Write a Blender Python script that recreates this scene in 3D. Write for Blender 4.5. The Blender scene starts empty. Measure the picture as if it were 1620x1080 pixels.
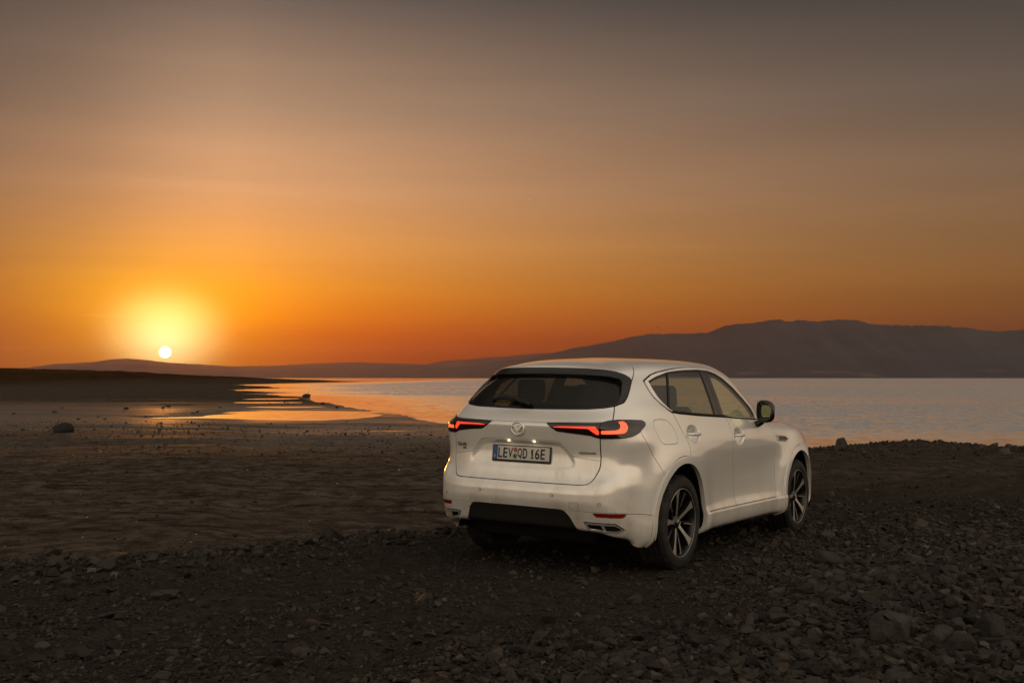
import bpy, bmesh, math, random
import numpy as np
from mathutils import Vector, Matrix
random.seed(7); rng = np.random.default_rng(7)
SC = bpy.context.scene
COL = SC.collection

# ================================================================ camera, sky, sun, exposure
FPX = 1631.334                        # focal length in pixels of a 1620 px wide frame
CAM_Z = 1.4924
cam = bpy.data.cameras.new('camera'); cam.sensor_width = 36.0; cam.lens = FPX / 1620 * 36.0
cam.clip_start = .1; cam.clip_end = 60000
cam_o = bpy.data.objects.new('camera', cam); COL.objects.link(cam_o)
cam_o.location = (0, 0, CAM_Z)
cam_o.rotation_euler = (math.radians(90) + math.atan(57.5 / FPX), 0, 0)
SC.camera = cam_o
SC.view_settings.view_transform = 'Standard'; SC.view_settings.look = 'None'
SC.view_settings.exposure = 0.0; SC.view_settings.gamma = 1.0
SC.view_settings.use_curve_mapping = False
SC.cycles.use_denoising = True
SC.cycles.max_bounces = 8; SC.cycles.diffuse_bounces = 3; SC.cycles.glossy_bounces = 4
SC.cycles.transparent_max_bounces = 16; SC.cycles.transmission_bounces = 4; SC.cycles.volume_bounces = 0
SC.cycles.caustics_reflective = False; SC.cycles.caustics_refractive = False
SC.cycles.sample_clamp_indirect = 4.0

SUN_AZ = math.atan((261 - 810) / FPX)            # left of the view axis (+Y)
SUN_EL = (597.5 - 557.0) / math.hypot(FPX, 549)
sun_dir = Vector((math.sin(SUN_AZ) * math.cos(SUN_EL), math.cos(SUN_AZ) * math.cos(SUN_EL), math.sin(SUN_EL)))

class NT:
    """tiny expression helper for shader node trees"""
    def __init__(self, tree): self.t = tree
    def node(self, typ, **kw):
        n = self.t.nodes.new(typ)
        for k, v in kw.items(): setattr(n, k, v)
        return n
    def put(self, sock, v):
        if hasattr(v, 'is_linked') or isinstance(v, bpy.types.NodeSocket): self.t.links.new(v, sock)
        else: sock.default_value = v
    def m(self, op, a, b=None, c=None, clamp=False):
        n = self.node('ShaderNodeMath', operation=op, use_clamp=clamp)
        self.put(n.inputs[0], a)
        if b is not None: self.put(n.inputs[1], b)
        if c is not None: self.put(n.inputs[2], c)
        return n.outputs[0]
    def mul(self, *a):
        r = a[0]
        for b in a[1:]: r = self.m('MULTIPLY', r, b)
        return r
    def add(self, *a):
        r = a[0]
        for b in a[1:]: r = self.m('ADD', r, b)
        return r
    def smooth(self, x, e0, e1, o0=0.0, o1=1.0):
        n = self.node('ShaderNodeMapRange', interpolation_type='SMOOTHSTEP')
        for s, v in zip(n.inputs[:5], (x, e0, e1, o0, o1)): self.put(s, v)
        return n.outputs[0]
    def lin(self, x, e0, e1, o0=0.0, o1=1.0):
        n = self.node('ShaderNodeMapRange', interpolation_type='LINEAR')
        for s, v in zip(n.inputs[:5], (x, e0, e1, o0, o1)): self.put(s, v)
        return n.outputs[0]
    def ramp(self, x, stops, interp='LINEAR'):
        n = self.node('ShaderNodeValToRGB'); cr = n.color_ramp; cr.interpolation = interp
        while len(cr.elements) > 1: cr.elements.remove(cr.elements[-1])
        for i, (p, col) in enumerate(stops):
            e = cr.elements[0] if i == 0 else cr.elements.new(p)
            e.position = p; e.color = (*col, 1)
        self.put(n.inputs[0], x); return n.outputs[0]
    def mix(self, f, a, b, blend='MIX'):
        n = self.node('ShaderNodeMix', data_type='RGBA', blend_type=blend)
        self.put(n.inputs[0], f)
        for s, v in ((n.inputs[6], a), (n.inputs[7], b)):
            self.put(s, (*v, 1) if isinstance(v, tuple) and len(v) == 3 else v)
        return n.outputs[2]
    def scale(self, col, f):
        n = self.node('ShaderNodeVectorMath', operation='SCALE')
        self.put(n.inputs[0], col); self.put(n.inputs[3], f); return n.outputs[0]
    def vadd(self, a, b):
        n = self.node('ShaderNodeVectorMath', operation='ADD'); self.put(n.inputs[0], a); self.put(n.inputs[1], b); return n.outputs[0]
    def noise(self, vec, scale, detail=3, rough=.55, dist=0.0, color=False):
        n = self.node('ShaderNodeTexNoise'); self.put(n.inputs['Vector'], vec)
        n.inputs['Scale'].default_value = scale; n.inputs['Detail'].default_value = detail
        n.inputs['Roughness'].default_value = rough; n.inputs['Distortion'].default_value = dist
        return n.outputs[1 if color else 0]
    def mapping(self, vec, scale=(1, 1, 1), rot=(0, 0, 0)):
        n = self.node('ShaderNodeMapping'); self.put(n.inputs[0], vec)
        n.inputs['Scale'].default_value = scale; n.inputs['Rotation'].default_value = rot; return n.outputs[0]
    def sep(self, v):
        n = self.node('ShaderNodeSeparateXYZ'); self.put(n.inputs[0], v); return n.outputs
    def bump(self, h, strength, dist, normal=None):
        n = self.node('ShaderNodeBump'); self.put(n.inputs['Height'], h)
        n.inputs['Strength'].default_value = strength; n.inputs['Distance'].default_value = dist
        if normal is not None: self.put(n.inputs['Normal'], normal)
        return n.outputs[0]

# ---- sky: sunset gradient by elevation and by angle to the sun
W = bpy.data.worlds.new('World'); SC.world = W; W.use_nodes = True
W.node_tree.nodes.clear()
n = NT(W.node_tree)
geo = n.node('ShaderNodeTexCoord').outputs['Generated']
dx, dy, dz = n.sep(geo)
az = n.m('ARCTAN2', dx, dy)
da = n.m('SUBTRACT', az, SUN_AZ)
dot = n.node('ShaderNodeVectorMath', operation='DOT_PRODUCT'); n.put(dot.inputs[0], geo); dot.inputs[1].default_value = sun_dir
dot = dot.outputs['Value']
el = n.m('MAXIMUM', dz, 0.0)
far_sky = n.ramp(el, [(0.0, (.055, .020, .008)), (.02, (.070, .026, .010)), (.047, (.115, .052, .020)), (.084, (.145, .074, .030)), (.12, (.140, .084, .043)), (.17, (.138, .092, .058)), (.25, (.080, .066, .057)),
                      (.35, (.034, .036, .038)), (.60, (.085, .080, .078)), (1.0, (.12, .115, .11))])
sun_sky = n.ramp(el, [(0.0, (.20, .010, .0)), (.02, (.32, .022, .0)), (.04, (.56, .075, .0)), (.06, (.76, .175, .004)), (.085, (.86, .280, .020)), (.12, (.86, .350, .074)), (.18, (.74, .372, .172)), (.25, (.47, .285, .172)),
                      (.35, (.135, .106, .090)), (.60, (.090, .082, .078)), (1.0, (.12, .115, .11))])
def lobe(sa, sz, z0, power=2.0):
    a = n.m('DIVIDE', da, sa)
    b = n.m('DIVIDE', n.m('SUBTRACT', dz, z0), sz)
    r2 = n.add(n.mul(a, a), n.mul(b, b))
    return n.m('EXPONENT', n.m('MULTIPLY', n.m('POWER', r2, power / 2), -1.0))
side_w = n.smooth(da, -.08, .15, .19, .42)
q_ = n.m('DIVIDE', n.m('ABSOLUTE', n.m('SUBTRACT', da, .06)), side_w)
sky = n.mix(n.m('EXPONENT', n.m('MULTIPLY', n.m('POWER', q_, 1.25), -1.0)), far_sky, sun_sky)
for col, args in (((.20, .06, .0), (.18, .070, .070, 1.8)),
                  ((.32, .22, .0), (.095, .050, .055, 1.9)),
                  ((.62, .58, .22), (.046, .036, .040, 3.0)),
                  ((.30, .34, .24), (.024, .020, .034, 2.0))):
    cn = n.node('ShaderNodeRGB'); cn.outputs[0].default_value = (*col, 1)
    sky = n.vadd(sky, n.scale(cn.outputs[0], lobe(*args)))
bv = n.node('ShaderNodeCombineXYZ'); n.put(bv.inputs[0], n.mul(da, 1.3)); n.put(bv.inputs[1], n.mul(dz, 22.0))
band = n.noise(bv.outputs[0], 1.0, 4, .55, .4)
sky = n.scale(sky, n.lin(band, .25, .75, .92, 1.08))
# unseen sky overhead and behind, made unnaturally bright to light the car's rear
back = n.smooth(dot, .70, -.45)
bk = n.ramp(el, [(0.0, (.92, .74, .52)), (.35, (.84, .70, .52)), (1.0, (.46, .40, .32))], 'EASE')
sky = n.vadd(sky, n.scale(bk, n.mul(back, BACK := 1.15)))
# faint streaks of high cloud near the sun
cv = n.node('ShaderNodeCombineXYZ'); n.put(cv.inputs[0], n.mul(da, 9.0)); n.put(cv.inputs[1], n.mul(dz, 120.0))
cl = n.smooth(n.noise(cv.outputs[0], 1.0, 4, .6), .60, .80)
cl = n.mul(cl, n.smooth(el, .012, .03), n.smooth(el, .075, .045), lobe(.16, .5, .03, 2.0), .30)
sky = n.vadd(sky, n.scale(n.mix(0.0, (1.0, .55, .15), (1, 1, 1)), cl))
# the sun's disc
ang = n.m('ARCCOSINE', n.m('MINIMUM', dot, 1.0))
disc = n.smooth(ang, .0058, .0042)
sky = n.vadd(sky, n.scale(n.mix(0.0, (6.0, 5.4, 3.6), (1, 1, 1)), disc))
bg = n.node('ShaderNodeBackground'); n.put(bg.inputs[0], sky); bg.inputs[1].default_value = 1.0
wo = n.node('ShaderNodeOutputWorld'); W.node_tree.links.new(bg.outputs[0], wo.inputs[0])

sun = bpy.data.lights.new('sun', 'SUN'); sun.energy = .68; sun.angle = math.radians(.55); sun.color = (1.0, .35, .06)
sun_o = bpy.data.objects.new('sun', sun); COL.objects.link(sun_o)
sun_o.rotation_euler = (-sun_dir).to_track_quat('-Z', 'Y').to_euler()

# ================================================================ helpers
def tag(o, label=None, cat=None, group=None, kind=None):
    if label: o['label'] = label
    if cat: o['category'] = cat
    if group: o['group'] = group
    if kind: o['kind'] = kind
    return o
def link(name, me, parent=None, mats=()):
    o = bpy.data.objects.new(name, me); COL.objects.link(o)
    for m in (mats if isinstance(mats, (list, tuple)) else [mats]): me.materials.append(m)
    if parent is not None: o.parent = parent
    return o
def np_mesh(name, V, F, smooth=True):
    """fast mesh from arrays; F is (m,3) or (m,4)"""
    me = bpy.data.meshes.new(name)
    V = np.ascontiguousarray(V, np.float32); F = np.ascontiguousarray(F, np.int32)
    k = F.shape[1]
    me.vertices.add(len(V)); me.vertices.foreach_set('co', V.ravel())
    me.loops.add(F.size); me.loops.foreach_set('vertex_index', F.ravel())
    me.polygons.add(len(F)); me.polygons.foreach_set('loop_start', np.arange(0, F.size, k, dtype=np.int32))
    me.polygons.foreach_set('use_smooth', np.full(len(F), smooth))
    me.update(calc_edges=True); me.validate()
    return me
def bm_mesh(name, bm, smooth=False):
    me = bpy.data.meshes.new(name)
    bmesh.ops.recalc_face_normals(bm, faces=bm.faces)
    if smooth:
        for f in bm.faces: f.smooth = True
    bm.to_mesh(me); bm.free(); return me
def mat(name, col, rough=.5, metal=0.0, coat=0.0, coat_rough=.05, spec=.5, emit=None, emit_s=0.0, trans=0.0):
    m = bpy.data.materials.new(name); m.use_nodes = True
    b = m.node_tree.nodes['Principled BSDF']
    b.inputs['Base Color'].default_value = (*col, 1); b.inputs['Roughness'].default_value = rough
    b.inputs['Metallic'].default_value = metal; b.inputs['Coat Weight'].default_value = coat
    b.inputs['Coat Roughness'].default_value = coat_rough; b.inputs['Specular IOR Level'].default_value = spec
    if emit: b.inputs['Emission Color'].default_value = (*emit, 1); b.inputs['Emission Strength'].default_value = emit_s
    return m
def mnodes(m): return NT(m.node_tree), m.node_tree.nodes['Principled BSDF']
# lattice noise in numpy
_perm = rng.permutation(1024)
_rnd = rng.random(1024)
def vnoise(x, y):
    xi = np.floor(x).astype(int); yi = np.floor(y).astype(int); fx = x - xi; fy = y - yi
    fx = fx * fx * fx * (fx * (fx * 6 - 15) + 10); fy = fy * fy * fy * (fy * (fy * 6 - 15) + 10)
    h = lambda a, b: _rnd[_perm[(_perm[a & 1023] + b) & 1023]]
    a = h(xi, yi); b = h(xi + 1, yi); c_ = h(xi, yi + 1); d = h(xi + 1, yi + 1)
    return (a * (1 - fx) + b * fx) * (1 - fy) + (c_ * (1 - fx) + d * fx) * fy - .5
def fbm(x, y, oct=4, gain=.5):
    r = 0; a = 1.0; f = 1.0
    for i in range(oct):
        r = r + a * vnoise(x * f + 17.3 * i, y * f - 9.1 * i); a *= gain; f *= 2.03
    return r
# ---------------------------------------------------------------- car body surface (numpy)
def pchip_tan(k, P):
    h = np.diff(k); d = np.diff(P, axis=0) / h.reshape((-1,) + (1,) * (P.ndim - 1))
    T = np.zeros_like(P)
    h0 = h[:-1].reshape((-1,) + (1,) * (P.ndim - 1)); h1 = h[1:].reshape(h0.shape)
    w1 = 2 * h1 + h0; w2 = h1 + 2 * h0
    a, b = d[:-1], d[1:]
    ok = (a * b) > 0
    T[1:-1] = np.where(ok, (w1 + w2) / (w1 / np.where(ok, a, 1) + w2 / np.where(ok, b, 1)), 0)
    T[0] = d[0]; T[-1] = d[-1]
    return T
def cr_tan(k, P):
    h = np.diff(k); d = np.diff(P, axis=0) / h.reshape((-1,) + (1,) * (P.ndim - 1))
    T = np.zeros_like(P)
    h0 = h[:-1].reshape((-1,) + (1,) * (P.ndim - 1)); h1 = h[1:].reshape(h0.shape)
    T[1:-1] = (d[:-1] * h1 + d[1:] * h0) / (h0 + h1)
    T[0] = d[0]; T[-1] = d[-1]
    return T
def hermite(k, P, T, t):
    i = np.clip(np.searchsorted(k, t, side='right') - 1, 0, len(k) - 2)
    h = (k[i + 1] - k[i]); x = (t - k[i]) / h
    sh = (-1,) + (1,) * (P.ndim - 1)
    x = x.reshape(sh); h = h.reshape(sh)
    return ((2 * x**3 - 3 * x**2 + 1) * P[i] + (x**3 - 2 * x**2 + x) * h * T[i]
            + (-2 * x**3 + 3 * x**2) * P[i + 1] + (x**3 - x**2) * h * T[i + 1])

# columns: rear centre -> corner -> side -> front centre (half body, y >= 0)
SX = [-.58, -.34, 0, .45, 1.0, 1.6, 2.15, 2.6, 2.87, 3.2]
def low_row(zr, zc, zs, zf, rear, cor, w, front):
    """rear: x at y=0,.30,.52,.66 ; cor: (x,y) ; w: widths at SX ; front: three (x,y)"""
    pts = [(rear[0], 0, zr), (rear[1], .30, zr), (rear[2], .52, zr), (rear[3], .66, zr * .7 + zc * .3),
           (cor[0][0], cor[0][1], zc), (cor[1][0], cor[1][1], zc * .7 + zs[0] * .3)]
    for x, y, z in zip(SX, w, zs): pts.append((x, y, z))
    for (x, y), z in zip(front, zf): pts.append((x, y, z))
    return pts
def c(v, n=10): return [v] * n
FR = [(3.48, .80), (3.68, .50), (3.74, 0)]
def fr(d): return [(3.55 + d, .80 + d * .6), (3.70 + d, .50), (3.76 + d, 0)]
ROWS = [
 low_row(.335, .30, c(.235), c(.25, 3), (-.80, -.80, -.79, -.75), ((-.70, .72), (-.62, .78)), [.82]+[.83]*9, fr(-.12)),
 low_row(.36, .315, c(.275), c(.28, 3), (-.905, -.90, -.885, -.845), ((-.78, .765), (-.69, .835)), [.875, .905, .92, .915, .912, .912, .915, .925, .925, .91], fr(-.04)),
 low_row(.43, .39, c(.335), c(.36, 3), (-.935, -.93, -.915, -.88), ((-.825, .785), (-.725, .86)), [.898, .925, .94, .932, .928, .928, .93, .94, .94, .92], fr(-.01)),
 low_row(.50, .475, c(.395), c(.44, 3), (-.962, -.958, -.945, -.912), ((-.86, .785), (-.755, .862)), [.905, .930, .944, .934, .930, .930, .934, .942, .942, .92], fr(0)),
 low_row(.565, .555, c(.45), c(.50, 3), (-.985, -.982, -.968, -.932), ((-.885, .775), (-.77, .858)), [.903, .930, .944, .922, .910, .910, .926, .942, .942, .92], fr(0)),
 low_row(.625, .63, c(.56), c(.58, 3), (-.985, -.982, -.968, -.932), ((-.885, .775), (-.775, .858)), [.904, .930, .943, .918, .902, .902, .918, .941, .942, .92], fr(.01)),
 low_row(.68, .70, c(.66), c(.66, 3), (-.960, -.957, -.945, -.912), ((-.87, .778), (-.765, .862)), [.906, .931, .942, .922, .905, .902, .914, .940, .942, .918], fr(.005)),
 low_row(.745, .755, c(.75), c(.73, 3), (-.925, -.921, -.906, -.870), ((-.84, .776), (-.75, .855)), [.903, .932, .942, .930, .915, .910, .914, .936, .940, .914], fr(0)),
 low_row(.82, .822, c(.83), c(.79, 3), (-.914, -.910, -.893, -.850), ((-.80, .762), (-.715, .83)), [.890, .927, .942, .938, .926, .922, .920, .930, .934, .906], fr(-.01)),
 low_row(.90, .905, c(.91), c(.84, 3), (-.906, -.902, -.885, -.842), ((-.79, .765), (-.70, .832)), [.884, .918, .938, .942, .936, .932, .926, .922, .924, .894], fr(-.02)),
 low_row(1.0, 1.0, [1.0, .99, .985, .98, .98, .98, .975, .97, .965, .95], [.885, .86, .86], (-.930, -.925, -.905, -.855), ((-.795, .772), (-.695, .838)), [.882, .906, .924, .936, .936, .932, .924, .915, .914, .88], fr(-.03)),
 low_row(1.115, 1.10, [1.09, 1.08, 1.075, 1.065, 1.055, 1.045, 1.04, 1.035, 1.03, .995], [.915, .88, .88], (-.957, -.951, -.928, -.868), ((-.80, .765), (-.69, .832)), [.868, .888, .904, .918, .920, .916, .908, .898, .895, .855], fr(-.06)),
 # hood row / shoulder under the glass
 [(-.935, 0, 1.145), (-.928, .30, 1.145), (-.904, .52, 1.145), (-.845, .66, 1.145), (-.775, .742, 1.145), (-.67, .808, 1.145),
  (-.56, .840, 1.148), (-.34, .867, 1.15), (0, .886, 1.155), (.45, .896, 1.14), (1.0, .897, 1.125), (1.6, .893, 1.105), (2.12, .872, 1.10), (2.55, .82, 1.105), (2.80, .79, 1.10), (3.10, .745, 1.06),
  (3.34, .60, .99), (3.46, .36, .97), (3.50, 0, .965)],
 [(-.79, 0, 1.240), (-.785, .30, 1.240), (-.765, .50, 1.242), (-.725, .62, 1.244), (-.68, .695, 1.246), (-.60, .755, 1.248),
  (-.50, .798, 1.25), (-.31, .838, 1.249), (-.03, .864, 1.232), (.42, .874, 1.214), (.95, .874, 1.192), (1.55, .868, 1.170), (2.02, .842, 1.142), (2.20, .755, 1.125), (2.29, .63, 1.125), (2.355, .45, 1.13),
  (2.40, .28, 1.135), (2.42, .14, 1.137), (2.425, 0, 1.138)],
 [(-.742, 0, 1.32), (-.738, .28, 1.32), (-.722, .47, 1.32), (-.68, .59, 1.32), (-.625, .66, 1.32), (-.545, .715, 1.32),
  (-.45, .755, 1.32), (-.28, .793, 1.32), (-.03, .822, 1.315), (.42, .836, 1.305), (.95, .838, 1.29), (1.50, .831, 1.275), (1.91, .805, 1.255), (2.07, .725, 1.245), (2.15, .61, 1.245), (2.215, .44, 1.25),
  (2.255, .28, 1.255), (2.275, .14, 1.257), (2.28, 0, 1.258)],
 [(-.678, 0, 1.43), (-.674, .26, 1.43), (-.655, .435, 1.43), (-.61, .545, 1.43), (-.545, .61, 1.43), (-.46, .655, 1.43),
  (-.36, .69, 1.43), (-.22, .728, 1.43), (.01, .764, 1.428), (.42, .783, 1.424), (.92, .786, 1.415), (1.41, .778, 1.405), (1.745, .752, 1.388), (1.89, .68, 1.38), (1.965, .575, 1.38), (2.025, .42, 1.385),
  (2.06, .27, 1.39), (2.08, .13, 1.392), (2.085, 0, 1.393)],
 [(-.62, 0, 1.535), (-.616, .24, 1.532), (-.595, .40, 1.524), (-.545, .50, 1.516), (-.465, .56, 1.510), (-.375, .602, 1.510),
  (-.28, .635, 1.514), (-.16, .667, 1.522), (.04, .703, 1.532), (.42, .725, 1.540), (.88, .728, 1.541), (1.30, .719, 1.535), (1.565, .695, 1.52), (1.69, .635, 1.51), (1.76, .54, 1.512), (1.82, .40, 1.518),
  (1.855, .26, 1.523), (1.875, .125, 1.526), (1.88, 0, 1.527)],
 # gutter / roof edge
 [(-.605, 0, 1.574), (-.60, .23, 1.569), (-.575, .38, 1.558), (-.52, .475, 1.549), (-.435, .533, 1.545), (-.345, .572, 1.549),
  (-.25, .602, 1.559), (-.13, .63, 1.572), (.06, .658, 1.588), (.42, .677, 1.600), (.84, .679, 1.602), (1.19, .668, 1.595), (1.40, .645, 1.580), (1.51, .59, 1.573), (1.575, .51, 1.577), (1.63, .385, 1.586),
  (1.665, .25, 1.593), (1.685, .12, 1.597), (1.69, 0, 1.598)],
 [(-.52, 0, 1.600), (-.515, .21, 1.596), (-.485, .34, 1.587), (-.43, .42, 1.580), (-.35, .473, 1.578), (-.27, .51, 1.585),
  (-.18, .538, 1.597), (-.07, .565, 1.609), (.10, .592, 1.622), (.42, .611, 1.634), (.78, .612, 1.637), (1.08, .602, 1.632), (1.25, .58, 1.620), (1.345, .53, 1.613), (1.40, .46, 1.617), (1.45, .35, 1.624),
  (1.48, .23, 1.631), (1.495, .11, 1.635), (1.50, 0, 1.636)],
 [(-.36, 0, 1.628), (-.355, .15, 1.625), (-.33, .23, 1.621), (-.29, .285, 1.618), (-.23, .325, 1.619), (-.16, .35, 1.626),
  (-.08, .37, 1.635), (.01, .388, 1.643), (.15, .405, 1.653), (.42, .418, 1.663), (.68, .418, 1.666), (.88, .412, 1.663), (1.0, .395, 1.656), (1.07, .36, 1.652), (1.12, .31, 1.653), (1.16, .235, 1.656),
  (1.18, .155, 1.659), (1.19, .075, 1.66), (1.195, 0, 1.66)],
 [(-.20, 0, 1.645), (-.19, 0, 1.646), (-.17, 0, 1.647), (-.14, 0, 1.649), (-.10, 0, 1.651), (-.05, 0, 1.655),
  (0, 0, 1.659), (.07, 0, 1.664), (.18, 0, 1.671), (.40, 0, 1.679), (.58, 0, 1.682), (.72, 0, 1.681), (.80, 0, 1.679), (.85, 0, 1.677), (.88, 0, 1.676), (.90, 0, 1.675),
  (.91, 0, 1.675), (.92, 0, 1.675), (.93, 0, 1.675)],
]
for _r in range(1, 8):                                     # slimmer bumper corners
    for _k, _d in ((4, .022), (5, .034), (6, .03), (7, .01)):
        x_, y_, z_ = ROWS[_r][_k]; ROWS[_r][_k] = (x_, y_ - _d, z_)
for _r, _f in ((8, .75), (9, .40)):                        # flank above the bumper shoulder
    for _k, _d in ((4, .010), (5, .026), (6, .026), (7, .010)):
        x_, y_, z_ = ROWS[_r][_k]; ROWS[_r][_k] = (x_, y_ - _d * _f, z_)
for _r, _dx, _dz in ((16, .03, .004), (17, .07, .010), (18, .10, .014), (19, .12, .012), (20, .14, .008)):
    for _k in range(19):                                   # longer, flatter roof
        x_, y_, z_ = ROWS[_r][_k]; q_ = min(max((x_ + .1) / 1.2, 0), 1)
        ROWS[_r][_k] = (x_ + _dx * q_, y_, z_ + _dz * q_ - .003 * (1 - q_))
def sm(e0, e1, x):
    t = np.clip((x - e0) / (e1 - e0), 0, 1); return t * t * (3 - 2 * t)
def poly_sdf(P, pts):
    """signed distance (negative inside) of 2D points P (n,2) to closed polygon"""
    pts = np.asarray(pts, float); n = len(pts)
    d = np.full(len(P), 1e9); inside = np.zeros(len(P), bool)
    for i in range(n):
        a = pts[i]; b = pts[(i + 1) % n]; e = b - a; w = P - a
        t = np.clip((w @ e) / max(e @ e, 1e-12), 0, 1)
        q = w - t[:, None] * e
        d = np.minimum(d, np.hypot(q[:, 0], q[:, 1]))
        cond = (a[1] > P[:, 1]) != (b[1] > P[:, 1])
        with np.errstate(divide='ignore', invalid='ignore'):
            xi = a[0] + (P[:, 1] - a[1]) * e[0] / (e[1] if e[1] != 0 else 1e-12)
        inside ^= cond & (P[:, 0] < xi)
    return np.where(inside, -d, d)
def chaikin(pts, n=2, closed=True, keep=()):
    pts = [np.asarray(q, float) for q in pts]
    for _ in range(n):
        out = []
        m = len(pts)
        for i in range(m if closed else m - 1):
            a, b = pts[i], pts[(i + 1) % m]
            out += [a * .75 + b * .25, a * .25 + b * .75]
        if not closed: out = [pts[0]] + out + [pts[-1]]
        pts = out
    return np.array(pts)

RECESS = [(-.335, 1.000), (.335, 1.000), (.37, .985), (.50, .842), (.44, .775), (-.44, .775), (-.50, .842), (-.37, .985)]
WHEEL_R, WHEEL_F = (0.0, .372), (2.87, .372)
def arch_r(x, z, c0, rx, rz):
    """elliptic radius: <1 inside"""
    return np.sqrt(((x - c0) / rx) ** 2 + ((z - .372) / rz) ** 2)
def body_surface(du=.013, dv=.013):
    G = np.array(ROWS, float)                                  # rows, cols, 3
    nv, nu = G.shape[:2]
    ku = np.concatenate([[0], np.cumsum(np.mean(np.linalg.norm(np.diff(G[1:13], axis=1), axis=2), axis=0))])
    kv = np.concatenate([[0], np.cumsum(np.mean(np.linalg.norm(np.diff(G[:, :12], axis=0), axis=2), axis=1))])
    # v sampling
    tv = []
    for i in range(nv - 1):
        h = kv[i + 1] - kv[i]
        seg = np.max(np.linalg.norm(G[i + 1, :10] - G[i, :10], axis=1))
        m = max(2, int(math.ceil(seg / dv)))
        tv += list(kv[i] + h * np.arange(m) / m)
    tv = np.array(tv + [kv[-1]])
    V = hermite(kv, G, pchip_tan(kv, G), tv)                   # (nv', nu, 3)
    # u: mirror first columns for symmetric tangent
    Ue = np.concatenate([V[:, 2:0:-1] * [1, -1, 1], V, V[:, -2:-4:-1] * [1, -1, 1]], axis=1)
    ke = np.concatenate([-ku[2:0:-1], ku, 2 * ku[-1] - ku[-2:-4:-1]])
    tu = []
    for i in range(nu - 1):
        h = ku[i + 1] - ku[i]
        step = du if i < 12 else (.02 if i < 15 else .035)
        m = max(2, int(math.ceil(h / step)))
        tu += list(ku[i] + h * np.arange(m) / m)
    tu = np.array(tu + [ku[-1]])
    Ut = np.swapaxes(Ue, 0, 1)
    S = np.swapaxes(hermite(ke, Ut, cr_tan(ke, Ut), tu), 0, 1)  # (nv', nu', 3)
    S[:, 0, 1] = 0; S[:, -1, 1] = 0
    # soften along v
    for _ in range(3):
        S[1:-1] = S[1:-1] * .5 + .25 * (S[:-2] + S[2:])
    # full surface: right half (y<0) first
    R = S[:, ::-1].copy(); R[..., 1] *= -1
    S = np.concatenate([R[:, :-1], S], axis=1)
    u = np.concatenate([-tu[::-1][:-1], tu])
    def normals(S):
        a = np.gradient(S, axis=1); b = np.gradient(S, axis=0)
        n = np.cross(a, b); l = np.linalg.norm(n, axis=2, keepdims=True)
        n = n / np.maximum(l, 1e-9)
        return n
    N = normals(S)
    if N[len(N) // 3, len(u) // 2, 0] > 0: N = -N               # rear centre must look back
    x, y, z = S[..., 0], S[..., 1], S[..., 2]
    D = np.zeros_like(x)
    uu = np.abs(u)[None, :] + 0 * x
    side = sm(ku[4] - .05, ku[5] + .10, uu) * (1 - sm(ku[16], ku[17], uu))
    zlow = 1 - sm(1.0, 1.1, z)
    for c0 in (0, 2.87):
        r = arch_r(x, z, c0 + .01, .492, .514)
        D += side * zlow * .016 * np.exp(-(np.maximum(r - 1, 0) / .30) ** 2)
    # sill crease
    s_in = side * (1 - sm(2.42, 2.5, x)) * sm(.45, .55, x)
    D += s_in * .012 * (1 - sm(.392, .402, z))
    # plate recess in the tailgate
    rear = (uu < ku[4]) & (x < -.5)
    d = poly_sdf(np.stack([y.ravel(), z.ravel()], 1), chaikin(RECESS, 2)).reshape(x.shape)
    D2 = np.zeros_like(D)
    tgt = -.886 - (z - .84) * .02                                # plane on which the plate stands
    rec = (1 - sm(-.026, -.002, d)) * rear * (.25 + .75 * sm(.77, .92, z))
    S2 = S + N * D[..., None]
    S2[..., 0] = S2[..., 0] * (1 - rec) + np.maximum(S2[..., 0], tgt) * rec
    # door-handle cups
    for hx, hz in ((.245, 1.050), (1.235, 1.015)):
        q = np.sqrt(((x - hx) / .092) ** 2 + ((z - hz) / .056) ** 2)
        S2 -= N * (side * .058 * np.exp(-q ** 6) * (np.abs(y) > .6))[..., None]
    N = normals(S2); 
    if N[len(N) // 3, len(u) // 2, 0] > 0: N = -N
    # arc length along each row from the rear centre, for rear outlines
    seg = np.linalg.norm(np.diff(S2, axis=1), axis=2)
    mid = len(tu) - 1
    s = np.zeros_like(x)
    s[:, mid + 1:] = np.cumsum(seg[:, mid:], axis=1)
    s[:, :mid] = -np.cumsum(seg[:, :mid][:, ::-1], axis=1)[:, ::-1]
    nv, nu = x.shape
    A = np.concatenate([S2.reshape(-1, 3), N.reshape(-1, 3), s.reshape(-1, 1), (u[None, :] + 0 * x).reshape(-1, 1)], axis=1)
    i, j = np.meshgrid(np.arange(nv - 1), np.arange(nu - 1), indexing='ij')
    a = (i * nu + j).ravel(); b = a + 1; c_ = a + nu + 1; d_ = a + nu
    T = np.concatenate([np.stack([a, b, c_], 1), np.stack([a, c_, d_], 1)])
    # drop degenerate
    P = A[:, :3]
    ar = np.linalg.norm(np.cross(P[T[:, 1]] - P[T[:, 0]], P[T[:, 2]] - P[T[:, 0]]), axis=1)
    T = T[ar > 1e-9]
    # orient outward
    fn = np.cross(P[T[:, 1]] - P[T[:, 0]], P[T[:, 2]] - P[T[:, 0]])
    flip = (fn * A[T[:, 0], 3:6]).sum(1) < 0
    T[flip] = T[flip][:, ::-1]
    return A, T, ku
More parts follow.
